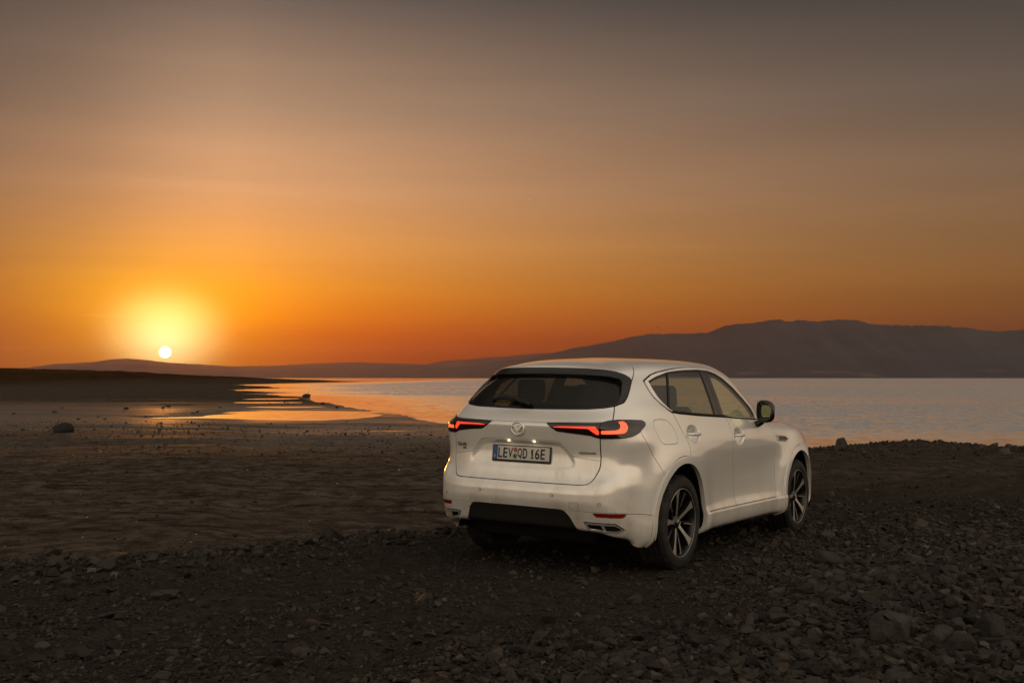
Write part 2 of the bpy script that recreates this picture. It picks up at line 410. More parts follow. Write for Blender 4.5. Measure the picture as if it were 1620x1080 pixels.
# ================================================================ the land, the lake, the hills
WATER_Z = -.60
CAR_X, CAR_Y, CAR_H = .5498, 8.6730, math.atan2(.8348, .5506)      # rear axle on the ground, heading
PITCH, ROLL = .0223, .0086
def from_px(px, py, z=WATER_Z):
    Y = (CAM_Z - z) * FPX / (py - 597.5); return ((px - 810) / FPX * Y, Y)
def sdf2(X, Y, pts):
    s = X.shape; return poly_sdf(np.stack([X.ravel(), Y.ravel()], 1), pts).reshape(s)
SHORE_PX = [(585, 603.2), (540, 604.2), (480, 605.6), (430, 607.0), (372, 608.6), (420, 610.6), (456, 613.6), (372, 616.6), (452, 620.6),
            (398, 623.4), (488, 627.6), (498, 631), (520, 636.5), (560, 643.5), (620, 653.5), (700, 669), (790, 688), (930, 708), (1100, 716),
            (1290, 713.5), (1400, 711.5), (1485, 713), (1560, 716.5), (1640, 715), (1760, 722)]
LAND = [from_px(*q) for q in SHORE_PX] + [(60, 22), (400, -60), (400, -400), (-3500, -400), (-3500, 1500), (-700, 1100), (-300, 800)]
LAND = np.array(LAND)
def rut(X, Y):
    """0..1 inside the two wheel tracks that run through the gravel under the car"""
    ca, sa = math.cos(CAR_H), math.sin(CAR_H)
    xc = (X - CAR_X) * ca + (Y - CAR_Y) * sa; yc = -(X - CAR_X) * sa + (Y - CAR_Y) * ca
    yc = yc + .012 * np.maximum(xc - 3, 0) ** 2 + .20 * fbm(xc * .3, yc * 0 + 3, 2) + .006 * np.maximum(-xc - 1, 0) ** 2
    return np.exp(-((np.abs(yc) - .82) / .17) ** 4)
def ground_z(X, Y, fine=True):
    X = np.asarray(X, float); Y = np.asarray(Y, float)
    D = np.hypot(X, Y)
    wob = fbm(X * .09, Y * .05, 3) * np.clip(D * .05, .4, 6) + fbm(X * .5, Y * .35, 3) * np.clip(D * .018, .1, 1.2) + fbm(X * 1.6, Y * 1.1, 2) * np.clip(D * .006, .05, .5)
    sd = -sdf2(X, Y, LAND) + wob * .6                               # >0 on land
    # mud flat sloping gently out of the lake
    sp = np.maximum(sd, 0)
    z = WATER_Z + np.where(sd > 0, .085 * (1 - np.exp(-sp / 5)) + .22 * sm(14, 42, sp + 1.2 * np.maximum(60 - Y, 0)) + .07 * sm(-.24, -.30, X / np.maximum(Y, 1)) + .05 * sm(46, 40, Y), np.maximum(sd * .12, -2.2))
    z = z + (fbm(X * .045 + 3, Y * .14, 4, .55) * .20 - .012) * sm(0, 5, sd) * (1 - .6 * sm(90, 160, Y))
    z = z - .16 * np.exp(-(((X + 13.7 + .6 * fbm(X * .3, Y * .2, 2)) / 4.6) ** 4 + ((Y - 57) / 5.5) ** 4)) * (1 + 1.2 * fbm(X * .12, Y * .3, 3))
    # far bank on the left rises to a low dune
    ppx = 810 + FPX * X / np.maximum(Y, 1.0)
    ys = np.interp(ppx, [-2500, -600, 0, 100, 200, 250, 330, 410, 470, 585], [560, 576, 583.5, 585.5, 588.5, 591, 595, 598.0, 600, 602.5])
    tgt = CAM_Z + (597.5 - ys) / FPX * np.clip(Y, 200, 900) + (.9 * fbm(X * .02, Y * .012, 5, .6) + .55 * fbm(X * .14, Y * .05, 4, .7)) * sm(560, 200, ppx)
    kd = sm(130, 620, Y) * sm(0, 30, sd) * (Y > 60)
    z = z * (1 - kd) + np.maximum(tgt, z) * kd
    # gravel bank on which the car stands: tilted plane in the car's frame
    ca, sa = math.cos(CAR_H), math.sin(CAR_H)
    xc = (X - CAR_X) * ca + (Y - CAR_Y) * sa; yc = -(X - CAR_X) * sa + (Y - CAR_Y) * ca
    bank = -math.tan(PITCH) * np.clip(xc, -9, 14) + math.tan(ROLL) * np.clip(yc, -6, 5)
    carm = np.exp(-((xc - 1.3) / 3.2) ** 4 - (yc / 1.7) ** 4)
    bank = bank + (1 - carm) * (.10 * fbm(X * .35, Y * .35, 4) + .03 * fbm(X * 1.7, Y * 1.7, 3))
    # rubble mound in the right foreground
    bank = bank + .26 * np.exp(-((X - 3.0) / 1.5) ** 2 - ((Y - 6.3) / 1.35) ** 2) + .12 * np.exp(-((X - 4.4) / 1.6) ** 2 - ((Y - 8.6) / 2.0) ** 2)
    bank = bank - .16 * np.exp(-((X - 3.5) / .55) ** 2 - ((Y - 7.15) / .35) ** 2)
    # bank edge: line running from the left foreground past the car to the shore
    ex = -1.55 + .0 * Y
    e = (Y - 8.2) * .80 - (X + 3.0) * .55                          # >0 beyond the edge (mud side)
    e = e - 1.1 * fbm(X * .25, Y * .25, 3)
    onb = 1 - sm(-.6, 1.6, e - 3.2 * sm(-1.2, 1.2, X) - 60 * sm(.4, 4.0, X))
    ridge = .10 * np.exp(-((e - .1) / .55) ** 2) * (1 - sm(-1.5, -.2, X)) * sm(-9, -4, X + 3)
    z = z * (1 - onb) + np.maximum(bank, z) * onb + ridge
    # the bank falls to the lake on the right
    far = sm(15, 27, Y) * sm(0, 6, X)
    z = np.where(X > 0, z * (1 - far) + far * (WATER_Z + .42 * (1 - np.exp(-np.maximum(sd, -1) / 2.2)) + .10 * fbm(X * .4, Y * .3, 3) * sm(-.5, 1, sd)), z)
    z = z + .16 * np.exp(-((X - 9.9) / 1.5) ** 2 - ((Y - 25.5) / 1.5) ** 2)
    z = np.where(sd < 0, np.minimum(z, WATER_Z + sd * .10 + .02), z)
    # ruts and scuffs on the flat
    if fine:
        near = 1 - sm(25, 60, D)
        mud = (1 - onb) * near * sm(0, 2, sd)
        z = z + mud * (.007 * fbm(X * 1.6, Y * 2.0, 4, .65) + .010 * np.minimum(fbm(X * .5 + 5, Y * 1.2, 3) + .10, 0) - .05 * np.exp(-((Y - 14.6 - .10 * X + .5 * fbm(X * .2, Y * 0, 2)) / .13) ** 2) * (X < -1.5) - .05 * np.exp(-((Y - 16.3 - .13 * X + .5 * fbm(X * .2, Y * 0, 2)) / .13) ** 2) * (X < -1.0))
        z = z + onb * near * .016 * fbm(X * 6, Y * 6, 3)
        z = z + mud * .007 * fbm(X * 5.0, Y * 5.0, 4, .7)
        z = z - onb * near * .045 * rut(X, Y) * (1 - carm)
    return z
def polar_grid(angs, rads):
    Aa, Rr = np.meshgrid(angs, rads)
    X = Rr * np.sin(Aa); Y = Rr * np.cos(Aa)
    nr, na = X.shape
    i, j = np.meshgrid(np.arange(nr - 1), np.arange(na - 1), indexing='ij')
    a = (i * na + j).ravel()
    return X, Y, np.stack([a, a + 1, a + na + 1, a + na], 1)
angs = np.concatenate([np.radians(np.linspace(-180, -40, 50)[:-1]), np.radians(np.linspace(-40, 40, 620)), np.radians(np.linspace(40, 180, 50)[1:])])
rads = np.concatenate([[.0, .6, 1.2, 1.9, 2.6], np.geomspace(3.2, 60, 420), np.geomspace(60, 3400, 170)[1:]])
GX, GY, GF = polar_grid(angs, rads)
GZ = ground_z(GX, GY)

def vcoord(nt): return nt.node('ShaderNodeNewGeometry').outputs['Position']
m_ground = mat('ground_mud_and_gravel', (.04, .035, .03), .8)
nt, b = mnodes(m_ground)
P = vcoord(nt)
px_, py_, pz_ = nt.sep(P)
bankf = nt.node('ShaderNodeAttribute', attribute_name='gravel').outputs['Fac']
wetf = nt.node('ShaderNodeAttribute', attribute_name='wet').outputs['Fac']
grassf = nt.node('ShaderNodeAttribute', attribute_name='scrub').outputs['Fac']
n1 = nt.noise(nt.mapping(P, (.5, 1.0, 1)), 1.0, 6, .6)
n2 = nt.noise(nt.mapping(P, (.35, 2.2, 1)), 2.0, 5, .6)
n3 = nt.noise(P, 22.0, 4, .65)
n4 = nt.noise(nt.mapping(P, (3.4, 3.4, 1)), 1.0, 6, .75)
n5 = nt.noise(nt.mapping(P, (.45, 1.1, 1), (0, 0, .25)), 1.0, 6, .72, 1.4)
mud = nt.mix(nt.smooth(n4, .38, .62), (.030, .0240, .0190), (.094, .0765, .0610))
mud = nt.mix(nt.smooth(n1, .35, .65, .0, .55), mud, (.040, .0320, .0252))
mud = nt.mix(nt.mul(nt.smooth(n5, .54, .62), .70), mud, (.0075, .0060, .0048))
mud = nt.mix(nt.mul(nt.smooth(n3, .58, .70), .7), mud, (.085, .070, .056))
vor = nt.node('ShaderNodeTexVoronoi'); nt.put(vor.inputs['Vector'], P); vor.inputs['Scale'].default_value = 38.0
grv = nt.ramp(nt.noise(P, 14.0, 5, .65), [(.30, (.014, .0118, .010)), (.5, (.031, .0265, .0225)), (.72, (.054, .046, .039))])
grv = nt.mix(.35, grv, nt.mix(vor.outputs['Distance'], (.045, .04, .035), (.008, .007, .006)))
scrub = nt.ramp(nt.noise(nt.mapping(P, (.02, .06, .3)), 1.0, 6, .65), [(.35, (.010, .0058, .003)), (.5, (.026, .0155, .0075)), (.62, (.046, .028, .015))])  # scrub reddened and lightened: the sun's haze glow is painted into its colour
colr = nt.mix(bankf, mud, grv); colr = nt.mix(grassf, colr, scrub)
wn = nt.noise(nt.mapping(P, (.05, .28, 1)), 1.0, 5, .62, .6)
wn2 = nt.noise(nt.mapping(P, (.16, .9, 1)), 1.0, 4, .6, .5)
wv = nt.add(nt.mul(wn, .65), nt.mul(wn2, .35))
wet = nt.mul(wetf, nt.smooth(wv, .32, .50))
az_ = nt.m('DIVIDE', px_, nt.m('MAXIMUM', py_, 1.0))
puddle = nt.mul(nt.smooth(wetf, .72, .9), nt.smooth(wv, .54, .585))
colr = nt.mix(nt.mul(wet, .5), colr, (.060, .052, .046))  # sheen of the silty wet mud painted in as a paler base colour
nt.put(b.inputs['Base Color'], colr)
nt.put(b.inputs['Roughness'], nt.add(.88, nt.mul(wet, -.46), nt.mul(puddle, -.34)))
nt.put(b.inputs['Specular IOR Level'], nt.add(nt.mul(wet, .95), nt.mul(puddle, .05)))
hgt = nt.add(nt.mul(n3, .5), nt.mul(nt.noise(P, 60.0, 3, .6), .35), nt.mul(vor.outputs['Distance'], nt.mul(bankf, -.7)))
nt.put(b.inputs['Normal'], nt.bump(nt.mul(hgt, nt.add(1.0, nt.mul(wet, -.70), nt.mul(puddle, -.29))), .55, .035))

sdg = -sdf2(GX, GY, LAND)
me = np_mesh('ground', np.stack([GX.ravel(), GY.ravel(), GZ.ravel()], 1), GF)
e_ = (GY - 8.2) * .80 - (GX + 3.0) * .55 - 1.1 * fbm(GX * .25, GY * .25, 3)
gmask = 1 - sm(-.6, 1.7, e_ - 3.2 * sm(-1.2, 1.2, GX) - 60 * sm(.4, 4.0, GX) + .8 * fbm(GX * 1.5, GY * 1.5, 3))
gmask = gmask * (1 - .55 * sm(13, 20, GY))
wy_ = GY + 9 * fbm(GX * .05, GY * .06, 4)
wmask = sm(22, 38, wy_) * (1 - sm(60, 90, wy_)) * (1 - .5 * sm(26, 60, sdg)) * (1 - sm(-2, 3, GX))
wmask = wmask * (.62 + .38 * sm(-.30, -.22, GX / np.maximum(GY, 1)))
wmask = np.maximum(wmask, (1 - sm(.2, 1.2, sdg)) * .8)
smask = sm(-60, -160, GX) * sm(110, 220, GY)
for nm, arr in (('gravel', gmask), ('wet', wmask), ('scrub', smask)):
    at = me.attributes.new(nm, 'FLOAT', 'POINT'); at.data.foreach_set('value', arr.ravel().astype(np.float32))
tag(link('ground', me, None, m_ground), kind='structure')

# ---- lake
m_water = mat('lake_water', (.012, .013, .013), .10, spec=.5)
nt, b = mnodes(m_water); b.inputs['IOR'].default_value = 1.333; b.inputs['Base Color'].default_value = (.80, .80, .82, 1); b.inputs['Metallic'].default_value = .62
P = vcoord(nt)
_, wy, _ = nt.sep(P)
w1 = nt.noise(nt.mapping(P, (.55, 1.5, 1), (0, 0, .12)), 1.0, 5, .62, .4)
w2 = nt.noise(nt.mapping(P, (2.2, 5.0, 1), (0, 0, -.2)), 1.0, 4, .6, .3)
calm = nt.smooth(nt.noise(nt.mapping(P, (.012, .05, 1)), 1.0, 3, .5), .35, .65, .55, 1.0)
near_shore = nt.node('ShaderNodeAttribute', attribute_name='offshore').outputs['Fac']
def slope(scale, seed, k_x, k_y):
    """steep little wave fronts leaning towards the shore (-Y)"""
    cn_ = nt.noise(nt.mapping(nt.vadd(P, (seed, seed * .7, 0)), scale, (0, 0, .1)), 1.0, 3, .6, .35, color=True)
    cx_, cy_, _ = nt.sep(cn_)
    return nt.mul(nt.m('SUBTRACT', cx_, .5), k_x), nt.mul(nt.m('MAXIMUM', nt.m('SUBTRACT', cy_, .40), 0.0), -k_y)
ax, ay = slope((.16, .16, 1), 3.0, .10, .22)
bx, by = slope((.9, .50, 1), 11.0, .60, .75)
cx2, cy2 = slope((2.6, 1.3, 1), 29.0, .75, .90)
amp = nt.mul(near_shore, calm)
nv_ = nt.node('ShaderNodeCombineXYZ'); nt.put(nv_.inputs[0], nt.mul(nt.add(ax, bx, cx2), amp)); nt.put(nv_.inputs[1], nt.mul(nt.add(ay, by, cy2), amp)); nv_.inputs[2].default_value = 1.0
nn_ = nt.node('ShaderNodeVectorMath', operation='NORMALIZE'); nt.put(nn_.inputs[0], nv_.outputs[0])
nt.put(b.inputs['Normal'], nn_.outputs[0])
la = np.concatenate([np.radians(np.linspace(-60, -34, 12)[:-1]), np.radians(np.linspace(-34, 34, 260)), np.radians(np.linspace(34, 100, 20)[1:])])
lr = np.concatenate([np.geomspace(18, 700, 200), np.geomspace(700, 16000, 30)[1:]])
LX, LY, LF = polar_grid(la, lr)
me = np_mesh('lake', np.stack([LX.ravel(), LY.ravel(), np.full(LX.size, WATER_Z)], 1), LF)
off = sdf2(LX, LY, LAND)
at = me.attributes.new('offshore', 'FLOAT', 'POINT')
at.data.foreach_set('value', (.10 + .90 * sm(0, 22, off) * sm(-60, -10, LX + 20)).ravel().astype(np.float32))
tag(link('lake', me, None, m_water), kind='structure')

# ---- hills behind the lake
m_hill = mat('far_hillside', (.05, .045, .04), .9)
nt, b = mnodes(m_hill); P = vcoord(nt)
f1 = nt.noise(nt.mapping(P, (.0012, .0025, .008)), 1.0, 6, .6)
_, _, hz = nt.sep(P)
low = nt.smooth(hz, 90, 20)
patch = nt.mul(nt.smooth(nt.noise(nt.mapping(P, (.0035, .004, .05)), 1.0, 3, .5), .58, .66), low)
colr = nt.ramp(f1, [(.35, (.024, .026, .034)), (.6, (.034, .036, .046))])
colr = nt.mix(nt.mul(patch, .8), colr, (.095, .080, .075))
nt.put(b.inputs['Base Color'], colr)
def ridge_mesh(name, prof, dist, depth, amp, seed):
    """ridge whose skyline follows (px, py) seen from the viewpoint; a real massif with slopes on both sides"""
    prof = np.array(prof, float)
    pxs = np.linspace(prof[0, 0], prof[-1, 0], 520)
    top = np.interp(pxs, prof[:, 0], prof[:, 1])
    t = np.linspace(-1, 1, 61)                          # front foot .. ridge .. back foot
    V = []
    for k, tt in enumerate(t):
        d = dist + depth * tt
        X = (pxs - 810) / FPX * dist * (1 + 0 * tt) + 0 * pxs
        H = (597.5 - top) / FPX * dist + 3
        fall = (1 - abs(tt)) ** 1.25 if tt < 0 else (1 - tt) ** 1.1
        nz = fbm(pxs * .022 + seed, np.full_like(pxs, tt * 3.0 + seed), 5, .55)
        z = H * np.clip(fall * (1 + amp * nz * (1 - fall) * 2.2), 0, 1.0) - 4 * (1 - fall)
        if abs(tt) < 1e-9: z = H + H * .018 * fbm(pxs * .16 + seed, np.full_like(pxs, seed), 4, .6)
        V.append(np.stack([X, np.full_like(X, d) + 60 * fbm(pxs * .02, np.full_like(pxs, tt + seed), 2), z], 1))
    V = np.array(V); nr, na = V.shape[:2]
    i, j = np.meshgrid(np.arange(nr - 1), np.arange(na - 1), indexing='ij'); a = (i * na + j).ravel()
    me = np_mesh(name, V.reshape(-1, 3), np.stack([a, a + 1, a + na + 1, a + na], 1))
    return tag(link(name, me, None, m_hill), kind='structure')
ridge_mesh('mountain', [(655, 597), (690, 584), (740, 578), (790, 571), (830, 567), (880, 558), (905, 551), (930, 547), (965, 541), (1000, 532.8), (1023, 528.6), (1084, 527.8), (1118, 526.7), (1140, 518),
    (1157, 513.7), (1195, 510), (1229, 505.3), (1252, 508.3), (1268, 506), (1295, 509), (1325, 505.6), (1360, 508), (1383, 513), (1432, 515), (1478, 515), (1536, 519.4), (1582, 524.8),
    (1620, 521.3), (1700, 516), (1800, 530), (1950, 548), (2150, 572), (2300, 596)], 8200, 1500, .10, 3.1)
ridge_mesh('distant_hills', [(-700, 594), (-300, 588), (-100, 586), (43, 581.5), (86, 575.5), (147, 573), (173, 568.6), (199, 567), (233, 569.5), (268, 574), (311, 576), (367, 579.4), (432, 578.5),
    (497, 575), (562, 573), (626, 575), (674, 576.5), (700, 571), (737, 569), (764, 566), (801, 564), (840, 560), (900, 556), (1000, 548), (1150, 560), (1300, 590)], 12500, 1500, .10, 8.4)

# ---- the hazy air over the lake
bm = bmesh.new(); bmesh.ops.create_cube(bm, size=1.0)
for v in bm.verts: v.co = Vector((v.co.x * 33000, 6700 + v.co.y * 20800, -4.0 + (v.co.z + .5) * 500))
hz_me = bm_mesh('haze', bm)
m_haze = bpy.data.materials.new('evening_haze'); m_haze.use_nodes = True
nt = NT(m_haze.node_tree); m_haze.node_tree.nodes.clear()
pv = nt.node('ShaderNodeVolumePrincipled'); pv.inputs['Color'].default_value = (.90, .64, .60, 1); pv.inputs['Density'].default_value = 1.9e-5; pv.inputs['Anisotropy'].default_value = .70
ho = nt.node('ShaderNodeOutputMaterial'); m_haze.node_tree.links.new(pv.outputs[0], ho.inputs['Volume'])
tag(link('haze', hz_me, None, m_haze), 'thin warm evening haze hanging over the lake', 'haze', kind='stuff')
# ================================================================ the car
def paint(name, col, dirty=1.0):
    m = mat(name, col, .34, .45, 1.0, .02, .5)
    nt, b = mnodes(m)
    tc = nt.node('ShaderNodeTexCoord').outputs['Object']
    x_, y_, z_ = nt.sep(tc)
    dust = nt.noise(nt.mapping(tc, (3.0, 3.0, 1.2)), 1.6, 5, .6)
    streak = nt.noise(nt.mapping(tc, (38, 38, 1.6)), 1.0, 3, .6)
    # road dirt thrown up low on the body and on the tail
    lowd = nt.smooth(z_, .75, .30)
    tail = nt.mul(nt.smooth(x_, -.55, -.85), nt.smooth(z_, 1.25, .70))
    amt = nt.add(nt.mul(nt.add(nt.mul(lowd, .42), nt.mul(tail, .25), .03), nt.smooth(dust, .30, .72)), nt.mul(tail, nt.smooth(streak, .50, .78), nt.smooth(dust, .30, .60), .22))
    spk = nt.smooth(nt.noise(tc, 95.0, 2, .5), .70, .78)
    spk = nt.mul(spk, nt.smooth(nt.noise(tc, 5.0, 3, .6), .50, .66), nt.smooth(z_, .95, .40), .85)
    colr = nt.mix(nt.m('MINIMUM', nt.mul(amt, dirty), .8), col, (.36, .29, .21))
    colr = nt.mix(nt.mul(spk, dirty), colr, (.045, .032, .022))
    nt.put(b.inputs['Base Color'], colr)
    nt.put(b.inputs['Roughness'], nt.add(.22, nt.mul(amt, .20)))
    nt.put(b.inputs['Metallic'], nt.add(.32, nt.mul(amt, -.12)))
    nt.put(b.inputs['Coat Weight'], nt.add(1.0, nt.mul(amt, -.75)))
    return m
M_paint = paint('white_pearl_paint', (.84, .825, .80))
M_black = mat('gloss_black_plastic', (.006, .006, .0065), .12, spec=.5)
M_matte = mat('matte_black_plastic', (.012, .0115, .011), .62, spec=.3)
M_seal = mat('rubber_seal', (.006, .006, .006), .55, spec=.25)
M_chrome = mat('polished_trim', (.84, .82, .79), .34, .65)
M_rubber = mat('tyre_rubber', (.014, .0135, .013), .74, spec=.28)
nt, b = mnodes(M_rubber); tc = nt.node('ShaderNodeTexCoord').outputs['Object']
nt.put(b.inputs['Base Color'], nt.mix(nt.smooth(nt.noise(tc, 14, 4, .6), .45, .75), (.011, .0105, .010), (.036, .030, .024)))
M_alloy = mat('machined_alloy', (.54, .51, .475), .36, .85)
M_alloyb = mat('black_alloy', (.010, .010, .0105), .28, spec=.5)
M_disc = mat('brake_steel', (.12, .115, .11), .38, 1.0)
M_inner = mat('dark_interior', (.020, .018, .016), .8, spec=.2)
M_leather = mat('dark_leather', (.022, .019, .017), .55, spec=.35)
M_under = mat('underbody_black', (.005, .005, .005), .9, spec=.1)
M_lens = mat('smoked_red_lens', (.018, .003, .003), .06, 0, .6, .03, .5)
M_lampblk = mat('lamp_housing_black', (.008, .006, .006), .10, 0, .5, .03, .5)
M_led = mat('tail_lamp_glow', (.5, .02, .01), .3, emit=(1.0, .045, .018), emit_s=1.55)
M_ledo = mat('tail_lamp_glow_outer', (.5, .03, .02), .3, emit=(1.0, .10, .035), emit_s=1.7)
M_red = mat('red_reflector', (.17, .008, .006), .18, 0, .5)
M_plate = mat('plate_white', (.46, .445, .415), .45)
M_ink = mat('plate_black_ink', (.008, .008, .008), .5)
M_blue = mat('plate_blue', (.012, .070, .22), .45)
M_orange = mat('plate_orange_seal', (.30, .075, .02), .5)
M_grey = mat('plate_grey_seal', (.20, .19, .17), .5)
M_bulb = mat('plate_lamp', (.8, .75, .5), .4, emit=(1.0, .86, .50), emit_s=1.1)
M_badge = mat('dark_chrome_badge', (.20, .19, .18), .28, 1.0)
def glassmat(name, tint, rough=.01, refl=.045, dust=.05):
    m = bpy.data.materials.new(name); m.use_nodes = True
    nt = NT(m.node_tree); m.node_tree.nodes.clear()
    tr = nt.node('ShaderNodeBsdfTransparent'); tr.inputs[0].default_value = (*tint, 1)
    gl = nt.node('ShaderNodeBsdfGlossy'); gl.inputs['Roughness'].default_value = rough; gl.inputs[0].default_value = (.9, .9, .9, 1)
    fc_ = nt.node('ShaderNodeLayerWeight').outputs['Facing']            # the same from both sides of a thin pane
    ms = nt.node('ShaderNodeMixShader'); nt.put(ms.inputs[0], nt.add(refl, nt.mul(nt.m('POWER', fc_, 5.0), .9)))
    m.node_tree.links.new(tr.outputs[0], ms.inputs[1]); m.node_tree.links.new(gl.outputs[0], ms.inputs[2])
    df = nt.node('ShaderNodeBsdfDiffuse'); df.inputs[0].default_value = (.30, .25, .19, 1)         # film of dust
    m2 = nt.node('ShaderNodeMixShader'); m2.inputs[0].default_value = dust
    m.node_tree.links.new(ms.outputs[0], m2.inputs[1]); m.node_tree.links.new(df.outputs[0], m2.inputs[2])
    out = nt.node('ShaderNodeOutputMaterial'); m.node_tree.links.new(m2.outputs[0], out.inputs[0])
    return m
G_clear = glassmat('clear_green_glass', (.98, .98, .76), refl=.11)
G_priv = glassmat('privacy_glass', (.56, .52, .38), refl=.10)
G_rear = glassmat('rear_privacy_glass', (.14, .135, .10), refl=.03, dust=.02)

car = bpy.data.objects.new('parked_car', None); COL.objects.link(car)
car.location = (CAR_X, CAR_Y, 0.0); car.rotation_euler = (ROLL, PITCH, CAR_H); car.empty_display_size = .3
tag(car, 'white dusty SUV parked on the dark gravel shore with its red tail lights lit', 'car')

# ---- cutting tools on the body surface
def cut(M, f):
    A, T = M
    neg = f < 0
    cnt = neg[T].sum(1)
    Tn = [T[cnt == 3]]; Tp = [T[cnt == 0]]
    mix = T[(cnt == 1) | (cnt == 2)]
    if len(mix):
        nm = neg[mix]; c1 = nm.sum(1) == 1
        lone = np.where(c1, nm.argmax(1), (~nm).argmax(1))
        r = np.arange(len(mix))
        a = mix[r, lone]; b_ = mix[r, (lone + 1) % 3]; c_ = mix[r, (lone + 2) % 3]
        ed = np.concatenate([np.stack([a, b_], 1), np.stack([a, c_], 1)])
        es = np.sort(ed, 1)
        key = es[:, 0].astype(np.int64) * len(A) + es[:, 1]
        uq, inv = np.unique(key, return_inverse=True)
        i0 = uq // len(A); i1 = uq % len(A)
        t = (f[i0] / (f[i0] - f[i1]))[:, None]; t = np.clip(t, .0005, .9995)
        NA = A[i0] * (1 - t) + A[i1] * t
        ids = inv + len(A); Pn = ids[:len(mix)]; Qn = ids[len(mix):]
        A = np.concatenate([A, NA])
        lt = np.stack([a, Pn, Qn], 1); o1 = np.stack([Pn, b_, c_], 1); o2 = np.stack([Pn, c_, Qn], 1)
        Tn += [lt[c1], o1[~c1], o2[~c1]]; Tp += [lt[~c1], o1[c1], o2[c1]]
    def comp(Ts):
        Ts = np.concatenate(Ts)
        if len(Ts) == 0: return (A[:0], Ts)
        uq, inv = np.unique(Ts, return_inverse=True)
        return (A[uq], inv.reshape(-1, 3))
    return comp(Tn), comp(Tp)
def metric(M, f):
    """rescale a field so that its values are distances measured on the surface"""
    A, T = M; P = A[:, :3]
    e1 = P[T[:, 1]] - P[T[:, 0]]; e2 = P[T[:, 2]] - P[T[:, 0]]
    d1 = f[T[:, 1]] - f[T[:, 0]]; d2 = f[T[:, 2]] - f[T[:, 0]]
    a = (e1 * e1).sum(1); b_ = (e1 * e2).sum(1); c_ = (e2 * e2).sum(1); det = np.maximum(a * c_ - b_ * b_, 1e-14)
    g2 = (c_ * d1 * d1 - 2 * b_ * d1 * d2 + a * d2 * d2) / det
    g = np.sqrt(np.maximum(g2, 0)); w = np.sqrt(det)
    num = np.zeros(len(A)); den = np.zeros(len(A))
    for k in range(3):
        np.add.at(num, T[:, k], g * w); np.add.at(den, T[:, k], w)
    return f / np.clip(num / np.maximum(den, 1e-12), .08, 4)
def part_cut(M, fld, gap):
    """-> (inside, outside) with a gap of that width left between"""
    f = fld(M)
    if gap > 0: f = metric(M, f)
    ins, _ = cut(M, f + gap / 2)
    _, out = cut(M, f - gap / 2)
    return ins, out
def sel(M, keep):
    A, T = M
    k = keep(A[T].mean(1))
    T = T[k]
    if len(T) == 0: return (A[:0], T)
    uq, inv = np.unique(T, return_inverse=True)
    return (A[uq], inv.reshape(-1, 3))
def emit(name, M, mt, parent=car, flange=.012, off=0.0, back=0.0, label=None):
    A, T = M
    if len(T) == 0: return None
    P = A[:, :3] + A[:, 3:6] * off
    N = A[:, 3:6]
    V = [P]; F = [T]; NN = [N]
    if flange > 0:
        E = np.concatenate([T[:, [0, 1]], T[:, [1, 2]], T[:, [2, 0]]])
        es = np.sort(E, 1); key = es[:, 0].astype(np.int64) * len(A) + es[:, 1]
        uq, ix, ct = np.unique(key, return_index=True, return_counts=True)
        B = E[ix[ct == 1]]
        if len(B):
            k = len(B); o = len(P)
            V += [P[B[:, 0]], P[B[:, 1]], P[B[:, 1]] - N[B[:, 1]] * flange, P[B[:, 0]] - N[B[:, 0]] * flange]
            q = np.arange(k)
            a, b_, c_, d_ = o + q, o + k + q, o + 2 * k + q, o + 3 * k + q
            F += [np.stack([b_, a, d_], 1), np.stack([b_, d_, c_], 1)]
            fn = np.cross(P[B[:, 0]] - P[B[:, 1]], N[B[:, 0]]); fn = -fn / np.maximum(np.linalg.norm(fn, axis=1, keepdims=True), 1e-9)
            NN += [fn] * 4
    V = np.concatenate(V); F = np.concatenate(F); NN = np.concatenate(NN)
    me = np_mesh(name, V, F)
    NN = NN / np.maximum(np.linalg.norm(NN, axis=1, keepdims=True), 1e-9)
    if len(me.vertices) == len(NN): me.normals_split_custom_set_from_vertices(NN.astype(np.float32))
    o = link(name, me, parent, mt)
    if label: o['label'] = label
    return o
def emit_lr(name, M, mt, **k):
    a = emit(name, sel(M, lambda c: c[:, 1] < 0), mt, **k); b_ = emit(name, sel(M, lambda c: c[:, 1] > 0), mt, **k)
    return a, b_
def f_uz(pts, sym=True, smooth=0):
    pts = chaikin(pts, smooth) if smooth else np.array(pts, float)
    return lambda M: poly_sdf(np.stack([np.abs(M[0][:, 7]) if sym else M[0][:, 7], M[0][:, 2]], 1), pts)
def f_xz(pts, smooth=0, umax=None):
    pts = chaikin(pts, smooth) if smooth else np.array(pts, float)
    def f(M):
        d = poly_sdf(M[0][:, [0, 2]], pts)
        d = np.maximum(d, .50 - np.abs(M[0][:, 1]))
        if umax: d = np.maximum(d, np.abs(M[0][:, 7]) - umax)
        return d
    return f

A0, T0, KU = body_surface()
M = (A0, T0)
# wheel openings
for c0 in (0.0, 2.87):
    f = (arch_r(M[0][:, 0], M[0][:, 2], c0 + .01, .440, .456) - 1) * .45
    _, M = cut(M, f)
SHELL = M
# arch trims
for c0 in (0.0, 2.87):
    tr, M = part_cut(M, lambda M: np.maximum((arch_r(M[0][:, 0], M[0][:, 2], c0 + .01, .4925, .5145) - 1) * .5, .5 - np.abs(M[0][:, 1])), .004)
    emit_lr('wheel_arch_trim', tr, M_paint, flange=.034, off=.011)

